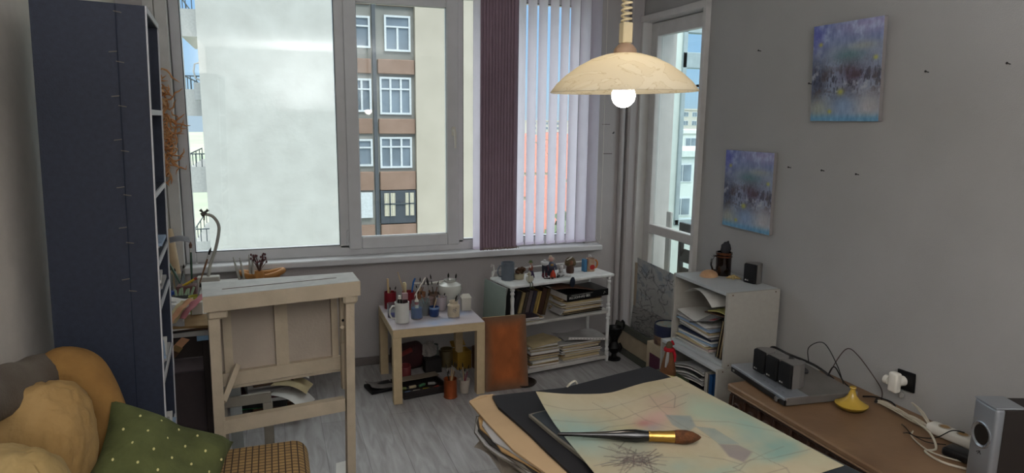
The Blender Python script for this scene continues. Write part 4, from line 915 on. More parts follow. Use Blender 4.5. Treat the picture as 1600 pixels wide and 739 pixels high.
bunch((.858, 4.17), .025, T+.012, (.15, .17, .13, .16), 'thin brush standing in the orange brown pot', 'brushes in the orange brown pot')
bunch((.945, 4.15), .025, T+.012, (.15, .19, .16), 'thin brush standing in the brown mug', 'brushes in the brown mug')
brush((.93, 4.15, T+.012), (.90, 4.16, T+.19), 'brush with a broad black head in the brown mug', None, hm=WOODB, r=.005, head=.3)
bunch((.845, 3.96), .022, T+.012, (.13, .14), 'greenish thin brush in the dark brown jar', 'brushes in the dark brown jar', (mat('teal_handle', '#4d7378', .4),))
bunch((.893, 3.925), .02, T+.03, (.10,), 'pale brush leaning out of the small blue cup', None, (WOODP,))
bunch((.965, 4.035), .022, T+.012, (.10, .11), 'brush standing in the translucent plastic cup', 'brushes in the plastic cup')

# ============================================================ UNDER THE SIDE TABLE
def jar(label, loc, r, h, m, name='jar', cat='jar'):
    return tag(MB().lathe([(0, 0), (r*.95, 0), (r, .006), (r, h*.85), (r*.9, h*.9), (r*.95, h), (r*.85, h), (r*.85, .01), (0, .01)], n=22).build(name, m, loc=loc, smooth=True), label, cat)
tag(MB().lathe([(0, 0), (.040, 0), (.042, .004), (.039, .01), (.039, .11), (.0415, .115), (.038, .116), (.036, .11), (.036, .008), (0, .008)], n=26).build('tin', copper, loc=(.945, 3.735, 0), smooth=True), 'copper coloured tin on the floor in front of the side table', 'tin')
bunch((.945, 3.735), .03, .012, (.20, .21, .19, .17, .22), 'paintbrush standing in the copper coloured tin', 'brushes in the copper tin')
cup('cup', 'white tapered cup on the floor by the right front table leg', 'cup', (1.042, 3.775, 0), .026, .036, .085, mat('white_cup', '#a39a90', .6))
bunch((1.042, 3.775), .028, .010, (.16, .17, .15, .16), 'thin pencil or brush standing in the white tapered cup', 'pencils in the white cup', (mat('magenta_pencil', '#7c2b48', .5), WOODP, SILVER))
tr = thing('paint_box', 'low black paint box full of colour tubes on the floor beneath the side table', 'paint box', (.80, 3.92, 0), (0, 0, radians(9)))
trm = mat('dark_tray', '#211c1c', .6)
MB().b2(-.15, .13, -.13, .12, 0, .012, .002).b2(-.15, .13, -.13, -.12, .012, .045, .002).b2(-.15, .13, .11, .12, .012, .045, .002).b2(-.15, -.14, -.12, .11, .012, .045).b2(.12, .13, -.12, .11, .012, .045).build('tray', trm, tr)
MB().b2(-.15, .14, .03, .10, .047, .052, .001).build('divider', mat('grey_brown_strip', '#716557', .7), tr)
pr = random.Random(9)
for k, (n_, h_) in enumerate((('pale blue', '#5d7fb0'), ('white', '#b9b3a6'), ('yellow', '#b5a62f'), ('red', '#a3301f'), ('olive', '#6b7340'), ('cream', '#a89a7c'), ('green', '#3c6b4b'), ('grey', '#7c7a78'))):
    x, y = -.115+(k % 4)*.062, -.085+(k//4)*.075; a = pr.uniform(-.4, .4)
    t_ = thing('paint_tube', '%s paint tube lying in the black paint box' % n_, 'paint tube', (.80+x*cos(.157)-y*sin(.157), 3.92+y*cos(.157)+x*sin(.157), .0225), (0, 0, a+.157))
    MB().tube([(-.022, 0, 0), (0, 0, .0), (.018, 0, 0), (.022, 0, 0)], [.009, .0095, .0095, .006], 10).build('tube_body', mat('tube_'+n_.replace(' ', '_'), h_, .4), t_, smooth=True)
    MB().cyl((.022, 0, 0), (.030, 0, 0), .005, n=8).build('cap', BLACKP, t_)
ld = thing('shallow_box', 'shallow black box with a grey rag sheet, sticking out left beneath the side table', 'box', (.575, 3.99, 0), (0, 0, radians(12)))
MB().b2(-.09, .07, -.07, .07, 0, .02, .002).build('lid_body', mat('black_box', '#141314', .6), ld)
MB().grid(lambda u, v: (-.085+.15*u, -.06+.12*v, .022+.025*(1-u)**3+.006*sin(v*6)), 14, 8, .002).build('rag', mat('grey_sheet', '#716b69', .7, var=.3, scale=40), ld, smooth=True)
jar('dull red tin standing behind the left front leg of the side table', (.742, 4.085, .0), .034, .10, mat('dull_red_tin', '#6a2a2c', .5, var=.2), 'tin', 'tin')
hb = thing('handbag', 'dark maroon bag slumped on the floor at the back beneath the side table', 'bag', (.79, 4.28, 0))
MB().box((0, 0, .085), (.22, .12, .17), r=(0, radians(-5), .1), bev=.04, seg=4).build('bag_body', mat('maroon_leather', '#35181b', .5, var=.3, bump=.3, bscale=30), hb, smooth=True)
MB().box((-.03, -.055, .13), (.11, .03, .03), r=(0, radians(-18), .1), bev=.006).build('red_flap', mat('red_cloth', '#6d2420', .7), hb, smooth=True)
jar('small bottle with black stopper at the back beneath the side table', (.985, 4.33, 0), .028, .13, mat('grey_green_glass', '#58605c', .3), 'bottle', 'bottle')
tag(MB().sph((0, 0, 0), (.05, .04, .06), 16, 10, lambda p, q: q*(1+.35*mnoise.noise(p*2.2))).build('plastic_bag', mat('pale_crumpled_plastic', '#8b8580', .35, bump=.4), loc=(.93, 4.24, .125), smooth=False), 'crumpled pale plastic bag beneath the side table between bag and jar', 'bag')
jar('wide dark jar with yellow rim at the back beneath the side table', (1.05, 4.25, 0), .045, .12, mat('olive_jar', '#4b4128', .5))
tag(MB().b2(-.055, .055, -.04, .04, 0, .09, .002).build('box', mat('black_card_box', '#191514', .7), loc=(.935, 4.18, 0)), 'black box standing beneath the side table behind the brushes', 'box')
yb = thing('box', 'open yellow cardboard box at the back right beneath the side table', 'box', (1.14, 4.20, 0), (0, 0, .15))
ym = mat('yellow_card', '#8a6a22', .7, var=.2)
MB().b2(-.05, .05, -.05, -.046, 0, .12).b2(-.05, .05, .046, .05, 0, .12).b2(-.05, -.046, -.046, .046, 0, .12).b2(.046, .05, -.046, .046, 0, .12).b2(-.05, .05, -.05, .05, 0, .003).build('box_body', ym, yb); MB().box((-.0, .065, .145), (.10, .05, .003), r=(radians(35), 0, 0)).build('flap', ym, yb)
# ============================================================ SHELF UNIT CONTENT
ca, sa = cos(radians(9.5)), sin(radians(9.5))
def SH(x, y, z): return (1.375+x*ca-y*sa, 3.87+x*sa+y*ca, z)
SR = radians(9.5)
ORD = ['lowest', 'second', 'third', 'fourth', 'fifth', 'sixth', 'seventh', 'eighth', 'ninth', 'tenth', 'eleventh', 'twelfth']
def stack(base, w, d, items, place, grp, rot, seed, jit=.012, name='book', cat='book'):
    """items: (colour word, material, thickness); every one a thing of its own, page block and cover"""
    r = random.Random(seed); z = base[2]
    for i, (cw, m, th) in enumerate(items):
        ww, dd = w*r.uniform(.84, 1), d*r.uniform(.86, 1)
        pos = (base[0]+r.uniform(-jit, jit), base[1]+r.uniform(-jit, jit), z+.0004)
        o = thing(name, '%s %s, %s from the bottom, %s' % (cw, name.replace('_', ' '), ORD[i % 12] if i else 'first', place), cat, pos, (0, 0, rot+r.uniform(-.07, .07)), grp)
        if th > .007:
            MB().b2(-ww/2+.002, ww/2-.002, -dd/2+.002, dd/2-.002, .0012, th-.0012).build('page_block', PCREAM if i % 2 else PAPER, o)
            MB().b2(-ww/2, ww/2, -dd/2, dd/2, 0, .0012).b2(-ww/2, ww/2, -dd/2, dd/2, th-.0012, th).b2(-ww/2, ww/2, dd/2-.0012, dd/2, .0012, th-.0012).build('cover', m, o)
        else: MB().b2(-ww/2, ww/2, -dd/2, dd/2, 0, th).build('cover', m, o)
        z += th+.0005
    return z
c1 = [('cream', PCREAM, .010), ('grey', PGREY, .006), ('brown', PBROWN, .008), ('white', PAPER, .012), ('tan', PTAN, .009), ('white', PAPER, .005), ('dark', PDARK, .010), ('cream', PCREAM, .014), ('grey', PGREY, .006), ('brown', PBROWN, .008)]
# middle level: low pile, leaning books, right pile
z = stack(SH(.135, .07, .364), .21, .14, [('cream', PCREAM, .006), ('grey', PGREY, .005), ('white', PAPER, .008), ('tan', PTAN, .004)], 'low pile left on the middle shelf', 'low pile on the middle shelf', SR, 3)
stack((SH(.12, .05, 0)[0], SH(.12, .05, 0)[1], z), .19, .13, [('dark plum', mat('plum_cover', '#2f2530', .6), .012)], 'pile in front of the leaning books', None, SR, 4)
books = [(.055, .030, .185, '#1d1b1e', 'black'), (.095, .022, .175, '#8c7a54', 'tan'), (.122, .02, .175, '#3b332c', 'dark brown'), (.148, .026, .18, '#5d5353', 'grey brown'), (.18, .026, .175, '#33303a', 'dark slate'), (.21, .012, .17, '#86703f', 'ochre'), (.228, .012, .17, '#a58b4d', 'yellow ochre'), (.246, .034, .185, '#3b261c', 'dark red brown'), (.286, .022, .18, '#4a3a24', 'olive brown')]
for i, (x, th, h, hx, nm) in enumerate(books):
    o = thing('book', '%s book among the upright books leaning right on the middle shelf' % nm, 'book', SH(x, .135, .3645+.16*0+(th*.30)), (0, radians(14), SR), 'leaning books on the middle shelf')
    cm = mat('cover_'+nm.replace(' ', '_'), hx, .6, var=.2)
    MB().b2(.0012, th-.0012, -.035, .085, .003, h-.003).build('page_block', PCREAM, o)
    MB().b2(0, .0012, -.037, .087, 0, h).b2(th-.0012, th, -.037, .087, 0, h).b2(0, th, -.040, -.037, 0, h).build('cover', cm, o)
z = stack(SH(.56, .11, .364), .33, .19, [('dark', PDARK, .004), ('cream', PCREAM, .010), ('black', PDARK, .006), ('tan', PTAN, .012), ('white', PAPER, .006), ('brown', PBROWN, .012), ('cream', PCREAM, .008), ('grey', PGREY, .010), ('white', PAPER, .006), ('cream', PCREAM, .014), ('brown', PBROWN, .006), ('tan', PTAN, .008)], 'right pile of the middle shelf', 'right pile on the middle shelf', SR, 5)
bkk = thing('book', 'thick black book with white Cyrillic title, upside down on the right pile', 'book', (SH(.58, .10, 0)[0], SH(.58, .10, 0)[1], z+.001), (0, radians(-1.5), SR+radians(0)))
MB().b2(-.162, .162, -.10, .10, .003, .042).build('page_block', PAPER, bkk)
MB().b2(-.165, .165, -.105, .103, 0, .003).b2(-.165, .165, -.105, .103, .042, .045).b2(-.165, .165, -.108, -.1, 0, .045).build('cover', mat('black_gloss_cover', '#0c0c0e', .35), bkk)
wl_ = mat('white_print', '#cfcdc8', .6)
text('ЛИЧНОСТИ', .022, wl_, bkk, (-.088, -.1086, .022), (radians(90), radians(180), 0), 'title')
text('100', .024, wl_, bkk, (.0, -.1086, .022), (radians(90), radians(180), 0), 'title', bold=True)
MB().box((-.05, -.1086, .036), (.17, .001, .0012)).build('title_rule', wl_, bkk)
MB().tube([(.125, -.1088, .014), (.135, -.1088, .03), (.142, -.1088, .02)], .0012, 5).build('emblem', wl_, bkk)
z += .047
fo = MB().grid(lambda u, v: (-.21+.42*u, -.10+.2*v, .035*(1-u)**1.6+.012*sin(u*5+v)), 20, 8, .003).build('folder', mat('brown_folder', '#6b4a3a', .7, var=.2), loc=(SH(.54, .11, 0)[0], SH(.54, .11, 0)[1], z+.004), rot=(0, 0, SR), smooth=True)
tag(fo, 'warped brown folder lying on top of the black titled book', 'folder')
fo = MB().grid(lambda u, v: (-.12+.26*u, -.10+.2*v, .008*sin(u*4)), 14, 8, .002).build('folder', PDARK, loc=(SH(.20, .12, 0)[0], SH(.20, .12, 0)[1], .583), rot=(0, 0, SR), smooth=True)
tag(fo, 'dark thin folder lying flat over the tops of the leaning books', 'folder')
tag(MB().box((0, 0, 0), (.035, .13, .01), bev=.001).build('notebook', PGREY, loc=SH(.375, .06, .395), rot=(0, radians(-45), SR)), 'small grey notebook wedged between leaning books and right pile', 'notebook')
# bottom level piles
z = stack(SH(.27, .12, .046), .23, .20, [('tan', PTAN, .014), ('dark', PDARK, .010), ('white', PAPER, .012), ('navy', PNAVY, .022), ('grey', PGREY, .006), ('dark brown', PBROWN, .012), ('white', PAPER, .016), ('grey', PGREY, .008), ('cream', PCREAM, .010), ('black', PDARK, .008), ('cream', PCREAM, .016)], 'left pile of the bottom shelf', 'left pile on the bottom shelf', SR, 6)
tag(MB().grid(lambda u, v: (-.12+.24*u, -.1+.2*v, .012*u+.006*sin(v*5)), 8, 6, .006).build('magazine', PCREAM, loc=(SH(.27, .12, 0)[0], SH(.27, .12, 0)[1], z+.002), rot=(0, 0, SR+.1)), 'cream magazine sagging on top of the left pile, bottom shelf', 'magazine')
z = stack(SH(.56, .12, .046), .33, .20, [('brown', PBROWN, .010), ('cream', PCREAM, .014), ('tan', PTAN, .006), ('white', PAPER, .014), ('grey', PGREY, .008), ('cream', PCREAM, .006), ('dark', PDARK, .012), ('white', PAPER, .010), ('tan', PTAN, .005), ('grey', PGREY, .012), ('white', PAPER, .006)], 'right pile of the bottom shelf', 'right pile on the bottom shelf', SR, 7, .016)
tag(MB().grid(lambda u, v: (-.17+.34*u, -.1+.19*v, .02-.018*u+.008*sin(u*6+v*3)), 16, 8, .002).build('paper_sheet', PGREY, loc=(SH(.60, .12, 0)[0], SH(.60, .12, 0)[1], z+.016), rot=(0, 0, SR-.05), smooth=True), 'grey paper sheet spread over the right pile of the bottom shelf', 'paper')
pf = thing('perforated_strip', 'white perforated strip slanting down across the right pile, bottom shelf', 'strip', SH(.60, .012, .178), (0, radians(9), SR))
MB().b2(-.16, .17, -.008, .0, 0, .014, .0005).build('strip', PAPER, pf)
hs = MB()
for i in range(12): hs.cyl((-.14+i*.026, -.0086, .007), (-.14+i*.026, -.008, .007), .003, n=8)
hs.build('hole_pattern', PDARK, pf)

# ============================================================ FIGURINES AND MUGS ON THE SHELF UNIT
ZT = .6205
mug('mug', 'blue-grey stoneware mug at the left end of the white shelf unit', (1.405, 4.035, ZT), .043, .115, mat('blue_grey_stoneware', '#5c646d', .5, var=.1, scale=60), radians(190))
pt = thing('flower_pot', 'small cream pot with a brown clump next to the blue-grey mug', 'pot', (1.482, 4.03, ZT))
MB().lathe([(0, 0), (.030, 0), (.034, .034), (.030, .034), (.027, .006), (0, .006)], n=20).build('pot_body', mat('cream_pot', '#a59d85', .6), pt, smooth=True)
cl = MB(); r_ = random.Random(2)
for k in range(14): cl.sph((r_.uniform(-.026, .03), r_.uniform(-.02, .02), .035+r_.uniform(0, .04)), r_.uniform(.009, .015), 8, 6)
cl.build('brown_clump', mat('brown_cones', '#4b3220', .8, var=.3), pt, smooth=True)
skin = mat('doll_skin', '#b08b78', .6)
def fig(label, x, y, zs, name='figurine', z=ZT, rot=0):
    t = thing(name, label, 'figurine', (x, y, z), rot)
    for nm, m, shapes in zs:
        mb = MB()
        for s in shapes:
            if s[0] == 's': mb.sph(s[1], s[2], 12, 8)
            elif s[0] == 'l': mb.lathe(s[1], s[2] if len(s) > 2 else (0, 0, 0), 14)
            else: mb.tube(s[1], s[2], 8)
        mb.build(nm, m, t, smooth=True)
    return t
fig('pale bird figurine sitting on the shelf front edge with dangling green feet', 1.508, 3.905, [
    ('body', mat('pale_figurine', '#a8a391', .6, var=.15), [('s', (0, 0, .024), (.020, .017, .026)), ('s', (-.003, -.002, .062), (.012, .011, .013)), ('t', [(-.003, 0, .04), (-.003, 0, .055)], .009)]),
    ('beak', mat('ochre_beak', '#8f7440', .6), [('t', [(-.012, -.005, .060), (-.026, -.012, .057)], [.004, .001])]),
    ('wing', mat('pale_wing', '#b9b7ad', .6), [('s', (.018, 0, .03), (.008, .012, .018)), ('s', (-.018, 0, .03), (.008, .012, .018))]),
    ('leg', mat('dark_green_legs', '#3f4433', .7), [('t', [(-.007, -.016, .01), (-.008, -.032, .002), (-.008, -.034, -.02), (-.014, -.040, -.026)], [.003, .003, .003, .006])]),
    ('leg', mat('dark_green_legs', '#3f4433', .7), [('t', [(.007, -.016, .01), (.008, -.032, .002), (.008, -.034, -.02), (.014, -.040, -.026)], [.003, .003, .003, .006])])])
fig('slim figurine with green hat and violet skirt behind the pale bird', 1.575, 4.05, [
    ('skirt', mat('violet_skirt', '#35284a', .6), [('l', [(0, 0), (.022, 0), (.018, .02), (.010, .045), (0, .045)])]),
    ('torso', mat('rust_shirt', '#7b4334', .6), [('s', (-.002, 0, .062), (.013, .011, .022)), ('t', [(-.012, 0, .07), (-.022, -.008, .05)], .004)]),
    ('head', skin, [('s', (-.005, 0, .094), .010)]), ('scarf', PAPER, [('s', (-.010, -.006, .074), (.007, .006, .010))]),
    ('hat', mat('green_hat', '#4b5430', .7), [('l', [(0, .100), (.017, .100), (.010, .106), (.009, .114), (0, .116)], (-.006, 0, 0))])])
fig('headless figurine with wide white collar, dark blue trousers and wine red boots', 1.66, 4.03, [
    ('white_collar', mat('white_ruffle', '#bdbcbc', .6), [('l', [(0, .078), (.012, .078), (.026, .088), (.028, .102), (.022, .106), (.009, .100), (.008, .118), (0, .118)])]),
    ('leg', mat('dark_trousers', '#1c1c2b', .6), [('t', [(-.009, 0, .085), (-.010, 0, .03)], [.011, .008])]), ('leg', mat('dark_trousers', '#1c1c2b', .6), [('t', [(.009, 0, .085), (.010, 0, .03)], [.011, .008])]),
    ('boot', mat('wine_boot', '#4d1a26', .5), [('t', [(-.010, 0, .03), (-.011, 0, .008), (-.014, -.018, .007)], [.008, .009, .007])]), ('boot', mat('wine_boot', '#4d1a26', .5), [('t', [(.010, 0, .03), (.011, 0, .008), (.010, -.018, .007)], [.008, .009, .007])]),
    ('arm', mat('wine_boot', '#4d1a26', .5), [('t', [(.018, 0, .08), (.024, -.008, .055), (.018, -.014, .045)], [.006, .005, .004])])])
fig('seated clown like figurine with pale curls and blue-grey jacket', 1.722, 4.07, [
    ('trousers', mat('dark_trousers', '#1c1c2b', .6), [('l', [(0, 0), (.024, 0), (.026, .03), (.022, .05), (0, .05)])]),
    ('jacket', mat('blue_grey_jacket', '#484c5c', .6), [('s', (0, 0, .066), (.027, .02, .026)), ('t', [(-.022, 0, .075), (-.034, -.008, .05), (-.026, -.016, .04)], [.009, .008, .006]), ('t', [(.022, 0, .075), (.034, -.008, .05), (.028, -.016, .04)], [.009, .008, .006])]),
    ('yellow_patch', mat('ochre_patch', '#94702f', .6), [('s', (.0, -.016, .072), (.012, .005, .009))]),
    ('head', mat('pink_face', '#b98f83', .6), [('s', (-.002, -.002, .108), .016)]),
    ('hair', mat('pale_curls', '#b5a596', .8), [('s', (-.016, .002, .112), .008), ('s', (.014, .002, .112), .009), ('s', (-.002, .006, .122), .013), ('s', (.018, .002, .106), .007)])])
tag(MB().lathe([(0, 0), (.018, 0), (.021, .008), (.016, .03), (.004, .05), (0, .052)], n=14).build('red_pouch', mat('orange_red_cloth', '#b4391f', .6, scale=60, var=.35), loc=(1.708, 4.0, ZT), smooth=True), 'orange red pointed pouch in front of the clown like figurine', 'pouch')
tag(MB().tube([(-.04, .008, .004), (-.018, 0, .004), (0, -.004, .005)], [.003, .003, .006], 8).build('pipe', BLACKP, loc=(1.675, 3.975, ZT), smooth=True), 'small black stick with knob lying before the wine red boots', 'stick')
tag(MB().sph((0, 0, .007), (.010, .007, .007), 10, 8).build('bead', BLACKP, loc=(1.69, 3.965, ZT), smooth=True), 'round black bead beside the small black stick on the shelf unit', 'bead')
fig('black and white cow figurine lounging near the front edge of the shelf top', 1.765, 4.0, [
    ('body', mat('black_white_hide', '#c3c2c2', .6, scale=55, col2='#17181c'), [('s', (0, 0, .020), (.032, .017, .018)), ('s', (-.002, 0, .045), (.016, .014, .02))]),
    ('head', mat('white_muzzle', '#bdbcbb', .6), [('s', (.0, -.006, .068), (.012, .012, .013)), ('t', [(.006, 0, .076), (.020, .0, .088)], [.005, .002]), ('t', [(-.008, 0, .076), (-.016, .0, .084)], [.005, .002])]),
    ('leg', mat('white_muzzle', '#bdbcbb', .6), [('t', [(.02, -.012, .012), (.045, -.03, .010), (.05, -.04, .012)], [.008, .006, .008])]), ('leg', BLACKP, [('t', [(-.02, -.012, .012), (-.035, -.022, .010)], [.009, .008])])])
tag(MB().sph((0, 0, 0), (.018, .015, .034), 14, 10, lambda p, q: q*(1+.2*mnoise.noise(p*2))).build('sock', mat('navy_knit', '#1d2433', .9), loc=(1.812, 3.917, .603), smooth=True), 'navy knitted lump hanging over the front edge below the cow figurine', 'cloth')
fig('brown bushy haired lion like figurine with a white feather', 1.875, 4.10, [
    ('body', mat('brown_coat', '#432c24', .8), [('l', [(0, 0), (.025, 0), (.028, .02), (.022, .055), (0, .06)])]),
    ('mane', mat('bushy_mane', '#5b4c35', .95, var=.4, scale=60, bump=.8), [('s', (0, .0, .075), (.038, .028, .036)), ('s', (-.026, 0, .07), (.014, .014, .02)), ('s', (.028, 0, .066), (.014, .014, .022))]),
    ('face', mat('brown_face', '#6b4534', .7), [('s', (-.002, -.024, .074), (.013, .009, .017))]),
    ('feather', PAPER, [('t', [(-.03, -.01, .09), (-.005, -.02, .108), (.006, -.02, .118)], [.003, .005, .001])])])
m_ = mug('mug', 'cream mug with red flower and orange handle at the right end of the shelf', (2.035, 4.115, ZT), .030, .088, mat('cream_mug_glaze', '#b3a58d', .5, scale=50, col2='#9b6a58'), radians(0), hm=mat('orange_glaze', '#c0701f', .4))
MB().sph((0, -.030, .032), (.019, .004, .018), 12, 8).build('red_flower', mat('flower_red', '#a01f1c', .6), m_, smooth=True)
tag(MB().b2(-.011, .011, -.02, .02, 0, .085, .002).build('blue_box', mat('light_blue_card', '#3f7398', .6), loc=(1.988, 4.115, ZT), rot=(0, 0, .1)), 'narrow light blue box standing left of the orange handled mug', 'box')

# ---- right of the shelf unit
vm = mat('black_iron', '#121112', .5, metal=.3, var=.3)
bv = thing('iron_figure', 'black ornate cast vase on a round foot beside the white shelf unit', 'vase', (2.19, 4.02, 0))
MB().lathe([(0, 0), (.048, 0), (.05, .008), (.02, .018), (.016, .04), (.035, .06), (.045, .09), (.03, .115), (.02, .13), (.03, .16), (.05, .20), (.056, .23), (.05, .235), (.04, .20), (0, .17)], n=24).build('vase_body', vm, bv, smooth=True)
MB().tube([(.05, 0, .20), (.072, 0, .235), (.07, 0, .26), (.055, 0, .27)], [.008, .008, .008, .012], 8).build('scroll_handle', vm, bv, smooth=True)
MB().tube([(-.045, 0, .05), (-.06, 0, .08), (-.045, 0, .11), (-.03, 0, .10)], .007, 8).tube([(.045, 0, .05), (.06, 0, .08), (.045, 0, .11), (.03, 0, .10)], .007, 8).build('side_scroll', vm, bv, smooth=True)
# empty grey green frame leaning in the corner
fm = mat('grey_green_frame', '#4e5049', .7, var=.15)
pfm = thing('picture_frame', 'grey-green picture frame with beige back leaning low in the corner by the door', 'frame', (2.29, 4.30, 0), (0, 0, radians(-90)))
ff = MB(); frame_bars(ff, 0, .56, 0, .20, .045, 0, .025, .002); f2 = ff.build('frame_moulding', fm, pfm, rot=(radians(-18), 0, 0))
MB().b2(.045, .515, .012, .018, .045, .155).build('backing', mat('beige_backing', '#a3957f', .8), pfm, rot=(radians(-18), 0, 0))

# big beige board with two ink drawings leaning on the door
bg = thing('drawing_board', 'tall beige board leaning against the balcony door behind the cabinets', 'board', (2.478, 3.70, 0), (0, radians(0), 0))
MB().b2(0, .012, 0, .58, 0, .62, .001).build('board', mat('beige_board', '#a99a86', .8, var=.06), bg)
def ink(seed, dens, base='#a9a9a7', tint=('#5f7484', .5)):
    def f(U, V):
        n1 = vnoise(U, V, 5, seed, 4); n2 = vnoise(U, V, 12, seed+1, 4); c = np.tile(hexrgb(base), (len(U), 1))+(n1[:, None]-.5)*.14
        w = np.clip((n1-.52)*5, 0, 1)*tint[1]; c = c*(1-w[:, None])+hexrgb(tint[0])*w[:, None]
        r = random.Random(seed)
        for k in range(dens):
            x, y = r.random(), r.random(); a = r.uniform(0, 6.3)
            for s in range(5):
                a += r.gauss(0, .7); l = r.uniform(.03, .09); x2, y2 = x+cos(a)*l, y+sin(a)*l
                d = seg_dist(U, V, (x, y), (x2, y2)); w = np.exp(-(d/.006)**2)*r.uniform(.3, .8); c = c*(1-w[:, None])+hexrgb('#33353a')*w[:, None]; x, y = x2, y2
        return c
    return f
o = paint_grid(70, 60, ink(31, 40), lambda u, v: (2.470+.006*sin(v*3), 4.235-.53*u, .305+.36*v-.02*u), 'ink_drawing', vcol_mat('ink_paper_a', .8), .001)
tag(o, 'pale ink drawing with blue-grey branches clipped on the upper half of the beige board', 'drawing')
o = paint_grid(60, 50, ink(47, 75, '#9d9b98', ('#4a4d52', .3)), lambda u, v: (2.462+.005*sin(u*4), 4.285-.56*u-.03*v, .105+.20*v-.02*u+.03*sin(u*2)), 'ink_drawing', vcol_mat('ink_paper_b', .8), .001)
tag(o, 'darker tangled ink drawing hanging below the pale one on the beige board', 'drawing')

# box and round tin left of the cabinets
cb = thing('storage_box', 'beige box with a plum front label standing left of the low cabinet', 'box', (2.17, 3.36, 0))
MB().b2(0, .26, 0, .20, 0, .285, .003).build('box_body', mat('beige_box', '#a2957f', .7), cb); MB().b2(-.002, -.0005, .03, .16, .12, .22).build('plum_label', mat('plum_label', '#4a2136', .6), cb)
rtn = thing('round_tin', 'large round tin with a navy rim and picture lid on the beige box', 'tin', (2.265, 3.475, .286))
MB().lathe([(0, 0), (.085, 0), (.085, .06), (0, .06)], n=32).build('striped_base', mat('striped_tin', '#8b7358', .5, scale=30, col2='#3c2228'), rtn, smooth=True)
MB().lathe([(.087, .055), (.087, .11), (.082, .125), (.078, .115), (.0, .115), (0, .06), (.08, .055)], n=32).build('navy_rim', mat('navy_tin', '#1f2640', .35), rtn, smooth=True)
MB().lathe([(0, .1155), (.076, .1155), (.076, .118), (0, .118)], n=32).build('picture_lid', mat('picture_lid', '#6f8c8c', .4, scale=25, col2='#8a6f52'), rtn)
tag(MB().b2(-.08, .08, -.10, .10, 0, .26, .002).build('magazine_box', mat('dark_green_box', '#39402c', .7), loc=(2.0, 3.06, 0)), 'dark green box on the floor carrying the doll with a red scarf', 'box')
dl = thing('doll', 'brown rag doll with a red scarf standing in front of the low cabinet', 'doll', (2.0, 3.05, .261), (0, 0, .3))
MB().lathe([(0, 0), (.040, 0), (.045, .02), (.036, .07), (.024, .12), (.016, .155), (0, .155)], n=20).build('dress', mat('brown_burlap', '#6a452b', .9, var=.25, bump=.5), dl, smooth=True)
MB().sph((0, 0, .175), (.018, .018, .024), 14, 10).build('head', mat('burlap_head', '#5d503c', .9, var=.2), dl, smooth=True)
MB().lathe([(.014, .140), (.028, .145), (.030, .156), (.024, .164), (.014, .163)], n=18).tube([(.012, -.018, .15), (.022, -.024, .12), (.018, -.028, .085)], [.010, .009, .005], 8).tube([(0, 0, .185), (.022, 0, .19), (.03, -.004, .175)], [.006, .01, .008], 8).build('red_scarf', mat('red_knit', '#a3141f', .8), dl, smooth=True)
MB().tube([(-.018, -.01, .145), (-.036, -.02, .10), (-.046, -.02, .065)], [.007, .010, .004], 8).build('pale_sleeve', PGREY, dl, smooth=True)

# ============================================================ CABINET CONTENT
CX, CY = 2.17, 2.80
r_ = random.Random(13); z = .394
lst = [('white', PAPER), ('pale pink', mat('pale_pink_sheet', '#b9a29c', .8)), ('cream', PCREAM), ('white', PAPER), ('bluish', PBLUE), ('white', PAPER), ('dark blue', PNAVY), ('grey', PGREY), ('white', PAPER), ('cream', PCREAM), ('white', PAPER), ('bluish', PBLUE), ('grey', PGREY), ('white', PAPER)]
for i, (cw, m) in enumerate(lst):
    th = r_.choice((.006, .009, .012)); sg = .012+.01*r_.random(); w_, d_ = .24, .27+.03*r_.random(); sl = .02*i/14
    o = MB().grid(lambda u, v: (-w_/2+w_*u, -d_/2+d_*v, sl*(v)+.008*sin(u*3+i)*v), 6, 8, -th*.8).build('document_folder', m, loc=(2.315+r_.uniform(-.022, .006), 3.115+r_.uniform(-.015, .015), z), rot=(0, 0, r_.uniform(-.09, .09)))
    tag(o, '%s folder, %s from the bottom of the paper pile in the cube cabinet' % (cw, 'first' if i == 0 else (ORD+['thirteenth', 'fourteenth'])[i]), 'folder', 'paper pile in the cube cabinet'); z += th+.0015
ps = thing('plastic_sleeve', 'black edged folder with a red print sliding out over the paper pile', 'folder', (2.26, 3.01, z+.03), (radians(-16), radians(-8), .15))
MB().b2(-.08, .10, -.07, .13, 0, .003).build('sleeve', PDARK, ps); MB().b2(-.072, .09, -.062, .12, .0032, .004).build('paper', PGREY, ps); MB().b2(-.06, -.02, -.055, -.01, .0042, .0048).build('red_print', mat('red_print', '#9a4046', .7), ps)
for i, (y, nm, m, rr_, h_) in enumerate(((2.895, 'black', PDARK, 10, .215), (2.868, 'dark brown', PBROWN, 8, .20), (2.845, 'black', MBLACK, 7, .21))):
    o = thing('album', '%s album, %s of the upright albums in the cube cabinet' % (nm, ('leftmost', 'middle', 'rightmost')[i]), 'album', (2.20, y, .3945), (radians(rr_), 0, 0), 'upright albums in the cube cabinet')
    MB().b2(.004, .24, .002, .014, .003, h_-.003).build('page_block', PCREAM, o); MB().b2(0, .245, 0, .002, 0, h_).b2(0, .245, .014, .016, 0, h_).b2(.243, .245, .002, .014, 0, h_).build('cover', m, o)
tag(MB().b2(0, .24, -.075, .10, 0, .006, .001).build('folder', PBROWN, loc=(2.20, 2.93, .622), rot=(radians(-6), 0, 0)), 'brown flat folder bridging the albums and the pile in the cube cabinet', 'folder')
tag(MB().grid(lambda u, v: (.19*u, -.08+.13*v, .006*sin(v*4)), 6, 8, -.006).build('booklet', mat('yellow_green_booklet', '#a39c5f', .7), loc=(2.19, 2.93, .640), rot=(radians(-4), 0, .1)), 'yellowish booklet on top of the albums in the cube cabinet', 'booklet')
